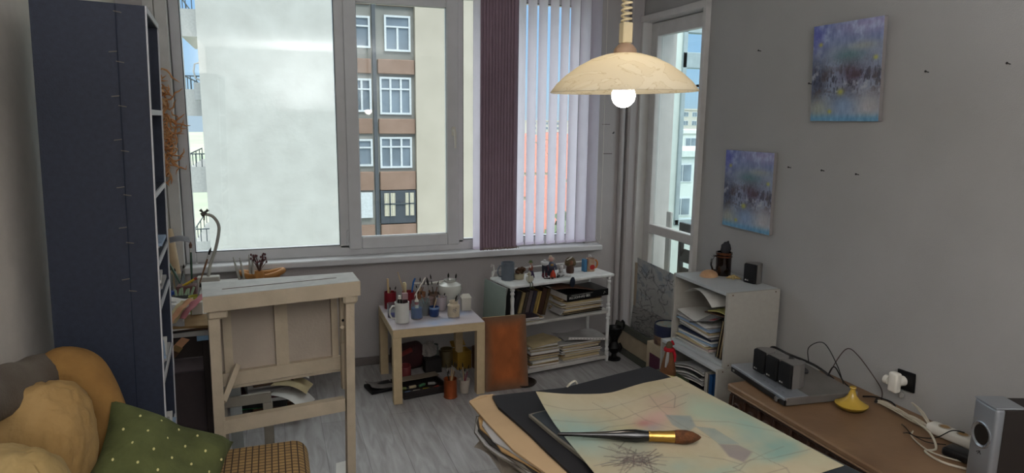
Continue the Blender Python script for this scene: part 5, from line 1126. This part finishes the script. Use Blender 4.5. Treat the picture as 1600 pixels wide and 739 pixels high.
tag(MB().grid(lambda u, v: (.26*u, -.15+.30*v, .085*sin(v*2.4+.3)+.01*u), 8, 12, .001).build('paper_sheet', PAPER, loc=(2.18, 3.07, .645), rot=(radians(0), 0, -.1), smooth=True), 'big white sheet bulging on top of everything in the cube cabinet', 'paper')
# low cabinet
for i, (cw, m) in enumerate((('white', PAPER), ('grey', PGREY), ('white', PAPER), ('dark', PDARK), ('white', PAPER), ('grey', PGREY))):
    o = MB().grid(lambda u, v: (-.12+.24*u, -.14+.28*v, .05*(v-.5)*(-.6)+.012*sin(v*4)), 5, 8, -.005).build('document_folder', m, loc=(2.27, 3.11-.006*i, .20+.016*i), rot=(0, 0, r_.uniform(-.1, .1)))
    tag(o, '%s folder, %s from the bottom of the pile in the low cabinet' % (cw, 'first' if i == 0 else ORD[i]), 'folder', 'paper pile in the low cabinet')
tag(MB().b2(0, .25, -.14, .14, 0, .165, .002).build('storage_box', mat('dark_box', '#2c2a30', .7), loc=(2.17, 3.11, .018)), 'dark box under the paper pile in the low cabinet', 'box')
for y, nm, hx in ((2.86, 'bright blue', '#1f4f86'), (2.90, 'white', '#b5b1a8')):
    o = thing('binder', '%s ring binder standing in the low cabinet' % nm, 'binder', (2.155, y, .018)); cm = mat('binder_'+nm.replace(' ', '_'), hx, .6)
    MB().b2(0, .003, 0, .032, 0, .29).b2(0, .26, 0, .003, 0, .29).b2(0, .26, .029, .032, 0, .29).build('cover', cm, o); MB().b2(.01, .25, .005, .027, .005, .27).build('page_block', PAPER, o)

# ---- on the cube cabinet
C_T = .7765
sl_ = thing('seashell', 'large domed tan seashell on the cube cabinet', 'shell', (2.315, 3.17, C_T), (0, 0, .4))
MB().sph((0, 0, 0), (.060, .048, .036), 40, 12, lambda p, q: Vector((q.x, q.y, max(q.z, 0)*(1+.02*sin(14*atan2(p.y, p.x)))))).build('shell_body', mat('shell_tan', '#a97f5c', .5, scale=12, col2='#c9a680', bump=.2), sl_, smooth=True)
mg = mug('mug', 'tall dark brown glazed beer mug with grey cloth on the cube cabinet', (2.41, 3.17, C_T), .044, .135, mat('dark_brown_mug', '#1a0f0c', .18, coat=.6, var=.3), radians(170))
MB().lathe([(.0445, .105), (.047, .107), (.047, .113), (.0445, .115)], n=28).lathe([(.0445, .12), (.0465, .122), (.0465, .134), (.0445, .135)], n=28).build('brown_rim', mat('drip_brown', '#4b2a17', .2, coat=.5), mg, smooth=True)
tag(MB().sph((0, 0, 0), (.032, .012, .036), 20, 14, lambda p, q: Vector((q.x, q.y, q.z*(1+.7*max(0, p.x)*max(0, p.z))))*(1+.25*mnoise.noise(p*2.5))).build('cloth', mat('dark_grey_cloth', '#2e2e33', .9), loc=(2.415, 3.165, C_T+.155), smooth=True), 'dark grey pointed cloth stuffed in the tall brown mug', 'cloth')
st = MB()
for k in range(5):
    a = k*2*pi/5+.3; st.tube([(0, 0, .009), (cos(a)*.018, sin(a)*.018, .008), (cos(a)*.042, sin(a)*.042, .0045)], [.012, .008, .003], 8)
st.sph((0, 0, .012), (.013, .013, .010), 10, 8)
tag(st.build('starfish', mat('starfish_cream', '#b59f6d', .8, var=.2, scale=60, bump=.6), loc=(2.41, 3.075, C_T), smooth=True), 'dried cream starfish on the cube cabinet between mug and speaker', 'starfish')
def speaker(label, loc, rot, grp=None, w=.078, h=.108, d=.07):
    s = thing('speaker', label, 'speaker', loc, (0, 0, rot), grp)
    # local: front faces -X
    pr = [(0, -w/2), (0, w/2), (d*.45, w/2*.98), (d*.8, w/2*.72), (d, w/2*.3), (d, -w/2*.3), (d*.8, -w/2*.72), (d*.45, -w/2*.98)]
    MB().prism([(x+.012, y) for x, y in pr], 0.0, h).build('shell', mat('speaker_grey', '#6f6c6a', .4, var=.05), s)
    fr = MB().box((.006, 0, h/2), (.022, w, h-.002), bev=.009, seg=3).build('grille', MBLACK, s, smooth=True)
    lw = mat('white_print', '#cfcdc8', .6)
    MB().cyl((-.0056, w*.26, h*.16), (-.005, w*.26, h*.16), .0042, n=12).build('round_logo', lw, fr)
    text('LG', .0095, lw, fr, (-.0054, w*.26-.013, h*.16), (radians(90), 0, radians(-90)), 'logo_letters', .0003)
    return s
speaker('small black speaker with grey back on the cube cabinet near the wall', (2.42, 2.955, C_T), radians(12))

# ============================================================ ON THE CARVED BENCH
BT = .4365
dv = thing('dvd_player', 'silver disc player with a black front strip on the carved bench', 'disc player', (2.022, 2.19, BT), (0, 0, radians(-6)))
MB().b2(.012, .37, 0, .42, .005, .040, .003).build('case', mat('player_grey', '#77736f', .4, metal=.3), dv)
MB().b2(.012, .12, 0.001, .419, .0405, .0425, .0008).build('silver_top', mat('player_silver', '#a4a9b0', .3, metal=.6), dv)
MB().b2(0, .012, 0, .42, .006, .030, .002).build('black_front', BLACKP, dv); MB().b2(.0, .012, 0, .42, .0305, .0425, .002).build('silver_edge', mat('player_silver', '#a4a9b0', .3, metal=.6), dv)
MB().cyl((-.010, .045, .022), (0, .045, .022), .012, n=20).build('volume_knob', mat('knob_steel', '#9a9c9e', .2, metal=.9), dv, smooth=True)
text('LG', .012, wl_, dv, (-.0006, .395, .019), (radians(90), 0, radians(-90)), 'logo_letters', .0003)
for k in range(6): MB().box((.035, .06+k*.028, .0435), (.007, .014, .002), bev=.0005).build('button', SILVER, dv)
for x, y in ((.03, .03), (.03, .39), (.34, .03), (.34, .39)): MB().cyl((x, y, 0), (x, y, .005), .012, n=12).build('foot', BLACKP, dv)
DT = BT+.0435
speaker('black satellite speaker nearest the cube cabinet on the silver player', (2.115, 2.475, DT), radians(-3), 'speakers on the disc player')
speaker('middle one of the three black speakers on the silver player', (2.112, 2.385, DT), radians(-3), 'speakers on the disc player')
speaker('black speaker nearest the yellow tagine on the silver player', (2.108, 2.295, DT), radians(-3), 'speakers on the disc player', .08, .11, .085)
tag(MB().box((0, 0, .012), (.10, .16, .022), r=(radians(6), 0, 0), bev=.006).build('remote_control', mat('dark_plastic_grey', '#2b2a2c', .5), loc=(2.30, 2.47, DT+.004), rot=(0, 0, -.2)), 'dark flat controller lying behind the speakers on the player', 'remote')
tag(MB().tube(smooth_path([(2.20, 2.50, DT+.03), (2.26, 2.56, DT+.08), (2.33, 2.52, DT+.05), (2.38, 2.40, DT+.03), (2.42, 2.32, BT+.03)], 8), .006, 8).build('cable', BLACKP, smooth=True), 'thick black cable arching behind the three speakers', 'cable')
def cable(P, r, m, label, name='cable'): return tag(MB().tube(smooth_path(P, 8), r, 6).build(name, m, smooth=True), label, 'cable')
cable([(2.40, 2.46, DT+.02), (2.43, 2.50, .56), (2.46, 2.44, .60), (2.47, 2.36, .52), (2.46, 2.30, .445)], .0022, BLACKP, 'thin black wire looping up the wall behind the player')
cable([(2.44, 2.38, .45), (2.49, 2.37, .55), (2.51, 2.34, .60), (2.51, 2.28, .585), (2.51, 2.20, .53), (2.50, 2.13, .48), (2.47, 2.10, .442)], .0022, mat('brown_wire', '#4b3a36', .6), 'brownish wire arching high along the wall from player to bench')
cable([(2.42, 2.36, .44), (2.40, 2.33, .50), (2.41, 2.31, .53), (2.43, 2.27, .47), (2.44, 2.2, .442)], .003, BLACKP, 'black wire rising in a pointed loop right of the player')
cable([(2.44, 2.17, .441), (2.46, 2.12, .455), (2.49, 2.07, .45), (2.48, 2.04, .441), (2.45, 2.08, .441)], .0035, BLACKP, 'flat black cable loop on the bench behind the yellow tagine')
tj = thing('tagine', 'small yellow ceramic tagine with pointed lid on the carved bench', 'tagine', (2.285, 2.085, BT))
yg = mat('yellow_glaze', '#b8973a', .25, coat=.5, var=.08)
MB().lathe([(0, 0), (.035, 0), (.055, .010), (.064, .018), (.066, .022), (.06, .021), (0, .018)], n=36).build('dish', mat('yellow_glaze_dark', '#8c6f28', .3, coat=.4), tj, smooth=True)
MB().lathe([(0, .0225), (.064, .0225), (.066, .026), (.05, .034), (.030, .048), (.017, .066), (.011, .084), (.010, .092), (.014, .097), (.012, .102), (0, .101)], n=36).build('pointed_lid', yg, tj, smooth=True)
wc_ = mat('white_cable', '#b5ad9c', .5)
for k in range(7):
    cable([(2.445-.002*k, 2.095, .445+.004*(k % 3)), (2.44+.004*(k-3)*.8, 2.05, .450+.005*(k % 3)), (2.43+.005*(k-3), 1.98, .449+.006*((k+1) % 3)), (2.425+.004*(k-3), 1.90, .447+.006*(k % 3)), (2.42+.001*k, 1.83, .443+.002*k)], .0032, wc_, ('white cable strand in the folded bundle behind the yellow tagine'), 'cable_strand')['group'] = 'folded white cable bundle'
tag(MB().tube([(2.452, 2.09, .446), (2.44, 2.098, .455), (2.428, 2.09, .450)], .007, 8).build('cable_tie', PDARK, smooth=True), 'dark tie end at the head of the white cable bundle', 'cable tie')
pst = thing('power_strip', 'white power strip with sockets on the bench left of the silver speaker', 'power strip', (2.435, 1.70, BT), (0, 0, radians(6)))
MB().box((0, 0, .022), (.058, .26, .040), bev=.012, seg=3).build('strip_body', WHITEP, pst, smooth=True)
for y in (-.07, 0, .07):
    MB().lathe([(.022, .0425), (.022, .0445), (.018, .0445), (.017, .0425)], (0, y, 0), 20).build('socket', mat('socket_ring', '#a8a193', .5), pst, smooth=True); MB().cyl((0, y, .0415), (0, y, .0428), .017, n=18).build('socket_well', PTAN, pst)
cable([(2.42, 1.83, .442), (2.40, 1.88, .46), (2.36, 1.84, .48), (2.34, 1.76, .47), (2.30, 1.70, .442), (2.245, 1.70, .441), (2.23, 1.62, .441), (2.27, 1.55, .441)], .0045, wc_, 'thick white cable looping forward from the power strip')
cable([(2.46, 1.86, .442), (2.47, 1.92, .48), (2.44, 1.93, .51), (2.42, 1.86, .50), (2.42, 1.82, .46)], .0035, wc_, 'white cable loop standing up behind the power strip')
cable([(2.35, 1.84, .441), (2.30, 1.80, .441), (2.26, 1.69, .4415), (2.30, 1.60, .4415), (2.36, 1.55, .4415)], .003, wc_, 'thin white cable curving before the black adapter')
cable([(2.36, 1.90, .441), (2.33, 1.86, .452), (2.31, 1.80, .445), (2.34, 1.74, .46), (2.40, 1.72, .49), (2.44, 1.70, .485)], .0022, BLACKP, 'thin black wire crossing the power strip')
cable([(2.30, 1.84, .441), (2.28, 1.80, .46), (2.30, 1.74, .45), (2.35, 1.70, .45)], .002, BLACKP, 'thin black wire curled on the bench before the adapter')
tag(MB().box((0, 0, .018), (.07, .11, .034), bev=.012, seg=3).build('power_adapter', BLACKP, loc=(2.325, 1.62, BT), rot=(0, 0, .2), smooth=True), 'black rounded power adapter beside the power strip', 'adapter')

sb = thing('subwoofer', 'tall silver fronted speaker with round bass port at the right edge', 'speaker', (2.21, 1.43, BT), (0, 0, radians(-19)))
# local: front in plane x=0 facing -X, y 0..0.1
MB().b2(.014, .25, .003, .107, 0, .285, .004).build('side_case', mat('dark_brown_vinyl', '#2b2624', .6, var=.1), sb)
MB().box((.004, .055, .142), (.034, .11, .29), bev=.012, seg=3).build('silver_front', mat('sub_silver', '#93979c', .35, metal=.45, var=.04), sb, smooth=True)
MB().box((.035, .055, .288), (.10, .106, .006), bev=.002).build('silver_top_trim', mat('sub_silver', '#93979c', .35, metal=.45), sb)
def xring(pr, y, z, m, name, n=32):
    t = MB(); t.lathe(pr, (0, 0, 0), n)
    for v in t.bm.verts: v.co = Vector((-v.co.z, v.co.x, v.co.y))
    return t.build(name, m, sb, loc=(-.0125, y, z), smooth=True)
xring([(.046, 0), (.046, .003), (.042, .005), (.035, .001), (.033, -.001)], .055, .175, mat('sub_silver_ring', '#a7abb0', .25, metal=.7), 'port_ring')
xring([(.0345, .0012), (.026, .0008), (.02, .0006), (0, .0005)], .055, .175, mat('port_dark', '#2e2c2a', .25, metal=.6), 'port_bowl')
MB().tube([(-.0135, .045, .108), (-.0135, .055, .116), (-.0135, .066, .108)], .0014, 5).tube([(-.0135, .050, .118), (-.0135, .060, .104)], .0014, 5).build('small_emblem', PDARK, sb)

# ============================================================ ON THE RIGHT WALL
sk = thing('wall_socket', 'black wall socket plate low on the right wall', 'socket', (2.53, 2.035, .555))
MB().box((-.006, 0, 0), (.011, .085, .085), r=(radians(-3), 0, 0), bev=.003).build('plate', BLACKP, sk)
ad = thing('plug_adapter', 'white multi plug adapter sticking out of the black wall socket', 'adapter', (2.518, 2.045, .552))
MB().cyl((0, 0, 0), (-.032, 0, 0), .022, .020, 20).build('plug_core', WHITEP, ad, smooth=True)
MB().box((-.048, 0, 0), (.034, .046, .088), bev=.010, seg=3).build('adapter_body', WHITEP, ad, smooth=True)
MB().cyl((-.052, .022, 0), (-.052, .042, 0), .020, n=20).build('side_outlet', WHITEP, ad, smooth=True); MB().cyl((-.052, .0425, 0), (-.052, .0432, 0), .015, n=18).build('outlet_hole', PTAN, ad)
tag(MB().sph((0, 0, 0), (.010, .013, .016), 14, 10).build('night_light', mat('frosted_plastic', '#a7a3a0', .3, alpha=.6), loc=(2.516, 2.045, .488), smooth=True), 'small frosted night light hanging below the wall socket', 'night light')
def abstract(seed):
    def f(U, V):   # U: 0 at the left edge, V: 0 bottom .. 1 top
        n1 = vnoise(U, V, 5, seed, 5); n2 = vnoise(U+3, V*1.3, 10, seed+2, 5); n3 = vnoise(U*2, V*.8, 20, seed+4, 4)
        c = np.tile(hexrgb('#929db4'), (len(U), 1))
        def mixm(w, h):
            nonlocal c
            w = np.clip(w, 0, 1)[:, None]; c = c*(1-w)+hexrgb(h)*w
        mixm((V-.72)*4*n1*2, '#7484b0'); mixm(np.exp(-((V-.95)/.1)**2)*np.clip(U*1.4, 0, 1)*.8, '#a79fc0'); mixm(np.exp(-((U-.05)/.14)**2-((V-.9)/.2)**2), '#6a6fb0')
        mixm(np.clip((n2-.5)*4, 0, 1)*.6*(V > .4), '#a9b6cf'); mixm(np.exp(-((U-.55)/.2)**2-((V-.66)/.07)**2)*.8, '#5f8585'); mixm(np.exp(-((U-.75)/.2)**2-((V-.75)/.04)**2)*.6, '#a8a795')
        mid = np.exp(-((V-.40)/.20)**2)
        mixm(mid*np.clip((n1-.36)*5, 0, 1)*.85, '#68646c'); mixm(np.exp(-((U-.06)/.14)**2-((V-.42)/.22)**2)*.8, '#4a5064'); mixm(np.exp(-((U-.62)/.25)**2-((V-.45)/.12)**2)*np.clip(n2*1.6-.3, 0, 1), '#5a4458')
        mixm(mid*np.clip((n3-.52)*9, 0, 1)*.75, '#302f38'); mixm(mid*np.clip((n2-.56)*9, 0, 1)*.6, '#4b4140'); mixm(mid*np.clip((.36-n2)*7, 0, 1)*.8, '#c2c4cf')
        mixm(np.exp(-((U-.85)/.25)**2-((V-.12)/.2)**2)*.85, '#bdb8b6'); mixm(np.exp(-((U-.12)/.2)**2-((V-.12)/.12)**2)*.8, '#a5a795'); mixm(np.exp(-((V-.02)/.05)**2)*.8, '#5f9abf'); mixm(np.exp(-((U-.5)/.2)**2-((V-.16)/.12)**2)*.6, '#86a6cf')
        for u, v, r in ((.45, .30, .045), (.30, .10, .03), (.12, .80, .03), (.92, .62, .03)): mixm(np.exp(-((U-u)/r)**2-((V-v)/(r*.7))**2)*.9, '#b9b558')
        c = c+(n3[:, None]-.5)*.16+(n2[:, None]-.5)*.10
        return c
    return f
def canvas(label, y0, z0, w, h, seed, off):
    t = thing('canvas_painting', label, 'painting', (2.53, y0, z0), (0, radians(off), 0))
    MB().b2(-.0215, -.001, -w, 0, 0, h, .001).build('canvas_edge', mat('canvas_side', '#8d8888', .8), t)
    paint_grid(150, 170, abstract(seed), lambda u, v: (-.0222, -w*u, h*v), 'painted_face', vcol_mat('blue_abstract', .7), .001, t)
canvas('upper blue and grey abstract canvas, its top tipping off the right wall', 2.70, 1.652, .40, .445, 5, -3.0)
canvas('lower blue and grey abstract canvas above the cube cabinet', 3.335, 1.042, .405, .44, 5, -.6)
for i, (y, z, lb) in enumerate(((3.127, 2.022, 'dark nail left of the upper canvas, high on the wall'), (2.83, 1.412, 'nail in the low row, nearest the lower canvas'), (2.604, 1.412, 'middle nail of the low row of three'), (2.396, 1.41, 'nail in the low row furthest from the window'), (2.735, 1.83, 'reddish nail head at the left edge of the upper canvas'), (2.099, 1.849, 'dark nail right of the upper canvas'), (1.774, 1.858, 'nail near the right photo edge, level with the upper canvas'))):
    tag(MB().cyl((0, 0, 0), (-.018, 0, .003), .0018, n=8).cyl((-.017, 0, .0028), (-.019, 0, .003), .0045, n=10).build('nail', mat('nail_dark', '#2a2424', .5), loc=(2.53, y, z), smooth=True), lb, 'nail', None)

# ============================================================ DESK CLUTTER
DZ = .651
cupy = mat('mustard_plastic', '#a09a3c', .45, var=.06)
cup('cup', 'mustard yellow cup at the front of the cluttered desk', 'cup', (-.395, 3.66, DZ), .028, .034, .095, cupy)
bunch((-.395, 3.66), .025, DZ+.012, (.15,), 'silver handled brush leaning in the mustard yellow cup', None, (SILVER,), rad=.004)
bx = tag(MB().b2(-.05, .05, -.04, .04, 0, .065, .003).build('pen_tray', mat('black_tray', '#121315', .5), loc=(-.475, 3.80, DZ)), 'black open pen box on the desk behind the mustard cup', 'box')
for k in range(6):
    stick((-.50+.014*k, 3.80, DZ+.067), (-.505+.016*k+.01*(k % 2), 3.81, DZ+.067+.028+.006*(k % 3)), 'pale green plastic tip standing on the black pen box', mat('pale_green_plastic', '#8fa58a', .5), .006, 'plastic_tip', 'pen')['group'] = 'pale green tips in the black box'
tag(MB().lathe([(0, 0), (.015, 0), (.015, .045), (.009, .052), (.009, .065), (0, .066)], n=14).build('glue_bottle', mat('yellow_bottle', '#9a8f2a', .4), loc=(-.435, 3.74, DZ), smooth=True), 'small yellow glue bottle beside the mustard cup', 'bottle')
for nm, x, y, r, h in (('left', -.585, 4.14, .030, .11), ('right', -.525, 4.17, .028, .10)):
    o = thing('drinking_glass', 'clear glass with brushes, %s one of two at the back of the desk' % nm, 'glass', (x, y, DZ)); MB().lathe([(0, 0), (r*.85, 0), (r, h), (r-.002, h), (r*.85-.002, .006), (0, .006)], n=22).build('glass_wall', GLASSJ, o, smooth=True)
    bunch((x, y), r*.7, DZ+.01, (.15, .13), 'thin pen standing in the %s clear glass on the desk' % nm, 'pens in the %s glass' % nm, (BLACKP, SILVER))
brush((-.50, 4.10, DZ+.03), (-.60, 4.16, DZ+.235), 'long green handled brush leaning left at the back of the desk', None, hm=mat('dark_green_handle', '#2f4a38', .4), bm=PAPER, r=.006, head=.12)
brush((-.46, 4.12, DZ+.02), (-.455, 4.16, DZ+.29), 'upright green handled brush with brown tip at the back of the desk', None, hm=mat('dark_green_handle', '#2f4a38', .4), bm=mat('brown_tip', '#5d4030', .7), r=.006, head=.14)
brush((-.42, 4.12, DZ+.05), (-.35, 4.16, DZ+.25), 'brown brush leaning right beside the gooseneck clamp', None, hm=WOODB, r=.005, head=.2)
tag(MB().lathe([(0, 0), (.028, 0), (.028, .05), (0, .05)], n=20).build('blue_lid_jar', mat('blue_lid', '#1f3f86', .4), loc=(-.56, 3.98, DZ), smooth=True), 'round blue lidded tub on the desk below the clear glasses', 'tub')
yt = thing('paint_tube', 'yellow squeezed tube lying aslant at the back of the desk', 'paint tube', (-.475, 4.03, DZ+.075), (0, radians(-28), .2)); MB().tube([(-.055, 0, 0), (0, 0, 0), (.045, 0, 0)], [.016, .014, .012], 10, flat=.5).build('tube_body', mat('yellow_tube', '#b8961f', .4), yt, smooth=True); MB().cyl((.045, 0, 0), (.06, 0, 0), .008, n=10).build('cap', mat('red_cap', '#8f2f28', .5), yt)
tag(MB().box((0, 0, .035), (.10, .08, .07), bev=.004).build('box', mat('red_brown_box', '#5e3f3d', .6), loc=(-.475, 4.03, DZ)), 'red-brown box under the yellow squeezed tube', 'box')
wt2 = thing('paint_tube', 'white tube with red cap lying in front of the mustard cup', 'paint tube', (-.455, 3.60, DZ+.045), (0, radians(5), .3)); MB().tube([(-.05, 0, 0), (0, 0, .0), (.035, 0, 0)], [.014, .015, .013], 12).build('tube_body', WHITEP, wt2, smooth=True); MB().cyl((.035, 0, 0), (.05, 0, 0), .009, n=10).build('cap', mat('red_cap', '#8f2f28', .5), wt2)
tag(MB().sph((0, 0, 0), (.045, .06, .055), 26, 16, lambda p, q: q*(1+.35*mnoise.noise(p*3)+.15*mnoise.noise(p*9))).build('plastic_bag', mat('clear_crumpled_bag', '#93a0a8', .2, bump=.5, bscale=60, alpha=.9), loc=(-.49, 3.52, DZ+.056)), 'crumpled clear plastic bag at the left front of the desk', 'bag')
dz = DZ+.0005
for i, (cw, m, th) in enumerate((('dark', PDARK, .010), ('brown', PBROWN, .009), ('white', PAPER, .006), ('tan', PTAN, .012))):
    o = MB().box((0, 0, th/2), (.22, .20, th), bev=.001).build('paper_stack', m, loc=(-.42+.01*i, 3.45-.012*i, dz), rot=(0, 0, .15*(-1)**i)); dz += th+.0004
    tag(o, '%s pad, %s from the bottom at the desk front edge' % (cw, ORD[i] if i else 'first'), 'pad', 'pads at the desk front')
dr = random.Random(8)
for i, (cw, m, x0, y0, a, L_, W_, zz) in enumerate((('white', PAPER, -.50, 3.42, .25, .20, .11, 0), ('grey', PGREY, -.47, 3.40, .1, .19, .10, .006), ('bright white', PAPER, -.455, 3.43, -.15, .19, .10, .012), ('bluish', PBLUE, -.50, 3.47, .5, .16, .09, .020), ('cream', PCREAM, -.44, 3.38, -.35, .18, .06, .018), ('pink', PPINK, -.385, 3.44, -.55, .20, .055, .026), ('peach', PEACH, -.43, 3.35, -.5, .17, .030, .030))):
    o = MB().grid(lambda u, v: (-W_/2+W_*u, -L_/2+L_*v, .03*v-.04*(1-v)**2+.006*sin(u*4+i)+.003*sin(v*17+i*2)), 8, 16, .001).build('paper_sheet', m, loc=(x0, y0, dz+.040+zz), rot=(0, 0, a), smooth=True)
    tag(o, '%s curled sheet in the heap spilling over the desk front edge' % cw, 'paper', None)
for i, (x, y, z0_, a) in enumerate(((-.45, 3.335, .60, .2), (-.475, 3.33, .57, -.2), (-.495, 3.325, .545, .1))):
    o = MB().grid(lambda u, v: (-.018+.036*u+.02*v, .01*sin(v*4), -.05+.09*v), 5, 10, .001).build('paper_strip', (PEACH, PTAN, PBROWN)[i], loc=(x, y, z0_), rot=(0, radians(28), a), smooth=True)
    tag(o, '%s paper strip dangling from the desk front edge' % ('peach', 'tan', 'brown')[i], 'paper')
tag(MB().grid(lambda u, v: (.05*u, .004*sin(v*3), .06*v), 4, 6, .001).build('paper_scrap', mat('light_blue_note', '#7fa3c4', .8), loc=(-.37, 3.36, .60), rot=(0, 0, .1)), 'light blue note hanging at the right end of the desk front', 'paper')
tag(MB().box((0, 0, .03), (.05, .04, .06), bev=.002).build('white_box', WHITEP, loc=(-.375, 3.52, dz)), 'small white carton on the pads under the pink sheet', 'box')
# rolled tube of kraft paper at the left of the window
tag(MB().tube([(-.545, 4.27, DZ), (-.565, 4.30, DZ+.13), (-.60, 4.36, DZ+.33)], [.024, .028, .034], 20).build('paper_roll', mat('cream_roll', '#b39c7c', .7), smooth=True), 'tapered cream paper roll standing beside the navy bookcase', 'roll')
# gooseneck clamp
gn = thing('gooseneck_clamp', 'bent pale gooseneck clamp standing at the left end of the window', 'clamp', (-.38, 4.22, DZ))
gp = mat('chalky_plastic', '#a5a29a', .6)
MB().b2(-.06, .06, -.03, .03, 0, .07, .004).build('base', gp, gn)
MB().tube(smooth_path([(.0, 0, .07), (.015, 0, .14), (.045, 0, .22), (.068, 0, .31), (.072, .0, .37), (.045, 0, .42), (.0, 0, .437)], 6), .009, 10).build('neck', gp, gn, smooth=True)
MB().tube([(-.015, 0, .43), (.012, 0, .445)], .012, 8).tube([(-.02, 0, .462), (.0, 0, .44), (.022, 0, .46)], [.009, .005, .009], 8).tube([(.0, 0, .44), (-.003, 0, .40)], .004, 6).build('wing_screw', mat('dark_clamp', '#5d5952', .5), gn, smooth=True)
# clamps and white sticks beside it
for i, (x, z1, dx) in enumerate(((-.21, .14, -.03), (-.185, .135, -.02), (-.15, .15, -.003), (-.135, .115, 0))):
    tag(MB().tube([(0, 0, 0), (dx*.5, 0, z1*.5), (dx, 0, z1)], [.016, .015, .006 if i != 3 else .014], 6, flat=.5).build('white_stick', gp, loc=(x, 4.22, DZ+.035)), ('white pointed stick', 'second white pointed stick', 'tall thin white stick', 'short blunt white stick')[i]+' behind the trestle top near the window', 'stick')
tag(MB().b2(-.24, .12, -.05, .05, 0, .035, .003).build('wooden_ledge', dkm, loc=(-.15, 4.22, DZ)), 'flat white box on the desk behind the trestle top', 'box')
bk_ = thing('bread_basket', 'orange-brown round basket tray with a curled rim behind the trestle', 'basket', (-.085, 4.26, DZ))
P = [(.12*cos(t), .055*sin(t), .06+.012*cos(2*t)) for t in [i*2*pi/28 for i in range(29)]]
MB().tube(P, .017, 10, cap=False).build('rim', mat('honey_wicker', '#a8743d', .6, var=.2), bk_, smooth=True)
MB().lathe([(0, 0), (.09, 0), (.105, .05), (.10, .05), (.085, .006), (0, .006)], n=26, sy=.48).build('bowl', mat('honey_wicker', '#a8743d', .6), bk_, smooth=True)
df_ = thing('dried_flowers', 'small bunch of dried dark pink flowers in an ochre pot by the window', 'dried flowers', (-.10, 4.17, DZ+.036))
MB().lathe([(0, 0), (.022, 0), (.030, .035), (.022, .06), (.018, .06), (0, .02)], n=18).build('pot', mat('ochre_pot', '#a5713a', .6), df_, smooth=True)
sm = MB(); hd_ = MB(); fr_ = random.Random(17)
for k in range(26):
    a = fr_.uniform(0, 6.3); l = fr_.uniform(.02, .045); h = fr_.uniform(.11, .16); p = (cos(a)*l, sin(a)*l*.6, h)
    sm.tube([(0, 0, .05), (p[0]*.4, p[1]*.4, h*.7), p], .0016, 5); hd_.sph(p, (.006, .006, .008), 7, 5)
sm.build('stems', mat('dried_stem', '#4e3630', .8), df_); hd_.build('flower_heads', mat('dried_pink', '#5e3a3c', .8, var=.3), df_)

# dried orange plant hanging on the wall left of the window
dp_ = thing('dried_plant', 'hanging tangle of dried orange stems left of the window', 'dried plant', (-.618, 4.37, 1.25))
dm = MB(); fr_ = random.Random(31)
for k in range(190):
    t = fr_.random(); zz = .08+.58*t; wdt = .06+.05*sin(pi*min(1, t*1.3)); p = Vector((fr_.uniform(-.07, .015+wdt*.7), fr_.uniform(-.02, .03), zz)); P = [p]
    a = fr_.uniform(-2.4, -.6)
    for s in range(5):
        a += fr_.gauss(0, .7); P.append(P[-1]+Vector((cos(a)*.024, fr_.uniform(-.006, .006), sin(a)*.024)))
    dm.tube(P, [.005, .0055, .004, .005, .004, .001], 5)
dm.build('stems', mat('dried_orange', '#cf9f70', .8, scale=25, col2='#b0703f'), dp_)
lf = MB()
for k in range(260):
    t = fr_.random(); p = Vector((fr_.uniform(-.08, .045), fr_.uniform(-.02, .02), .05+.6*t)); d = Vector((fr_.uniform(-1, 1), fr_.uniform(-.3, .3), fr_.uniform(-1, .3))).normalized()*.034; e_ = d.orthogonal().normalized()*.010
    lf.bm.faces.new([lf.bm.verts.new(q) for q in (p, p+d*.5+e_, p+d, p+d*.5-e_)])
lf.build('leaves', mat('dried_leaf', '#cfa67c', .8, var=.3), dp_)

# ============================================================ PILE OF PAPERS ON THE FLOOR BEHIND THE TRESTLE
fz = .0005; fr_ = random.Random(23)
for i, (cw, m, th) in enumerate((('dark brown', PBROWN, .03), ('green', PGREEN, .012), ('black', PDARK, .028), ('white', PAPER, .02), ('maroon', PMAR, .014), ('cream', PCREAM, .02), ('grey', PGREY, .018), ('white', PAPER, .02), ('brown', PBROWN, .006), ('white', PAPER, .014))):
    o = MB().box((0, 0, th/2), (.26*(1-.02*i), .30, th), bev=.002).build('folder', m, loc=(-.09+fr_.uniform(-.02, .02), 3.98+fr_.uniform(-.03, .03), fz), rot=(0, 0, fr_.uniform(-.25, .3))); fz += th+.0005
    tag(o, '%s folder, %s in the floor pile behind the trestle' % (cw, 'lowest' if i == 0 else ORD[i]+' from the floor'), 'folder', 'floor pile behind the trestle')
tag(MB().sph((0, 0, 0), (.10, .09, .05), 28, 16, lambda p, q: q*(1+.3*mnoise.noise(p*3)+.15*mnoise.noise(p*8))).build('plastic_bag', mat('grey_shiny_plastic', '#6d7278', .25, bump=.5, bscale=50), loc=(-.16, 3.93, fz+.05)), 'shiny grey plastic bag on the floor pile behind the trestle', 'bag')
for i in range(4):
    tag(MB().grid(lambda u, v: (.20*u, -.08+.16*v, .05*sin(u*2.2)-.05*u+.006*sin(v*5)), 10, 6, .001).build('paper_sheet', (PAPER, PAPER, PCREAM, PAPER)[i], loc=(-.06+.01*i, 3.98-.05*i, fz+.05-.035*i), rot=(0, .1*i, .2-.25*i), smooth=True), ('white sheet on top of', 'second white sheet fanning right from', 'cream sheet sliding off', 'lowest loose white sheet at')[i]+' the floor pile behind the trestle', 'paper')
tag(MB().prism([(0, 0), (.055, .005), (.06, .12), (.01, .11)], 0, .001).build('paper_scrap', PAPER, loc=(.215, 3.02, .0006)), 'white paper scrap on the floor by the right trestle leg', 'paper')
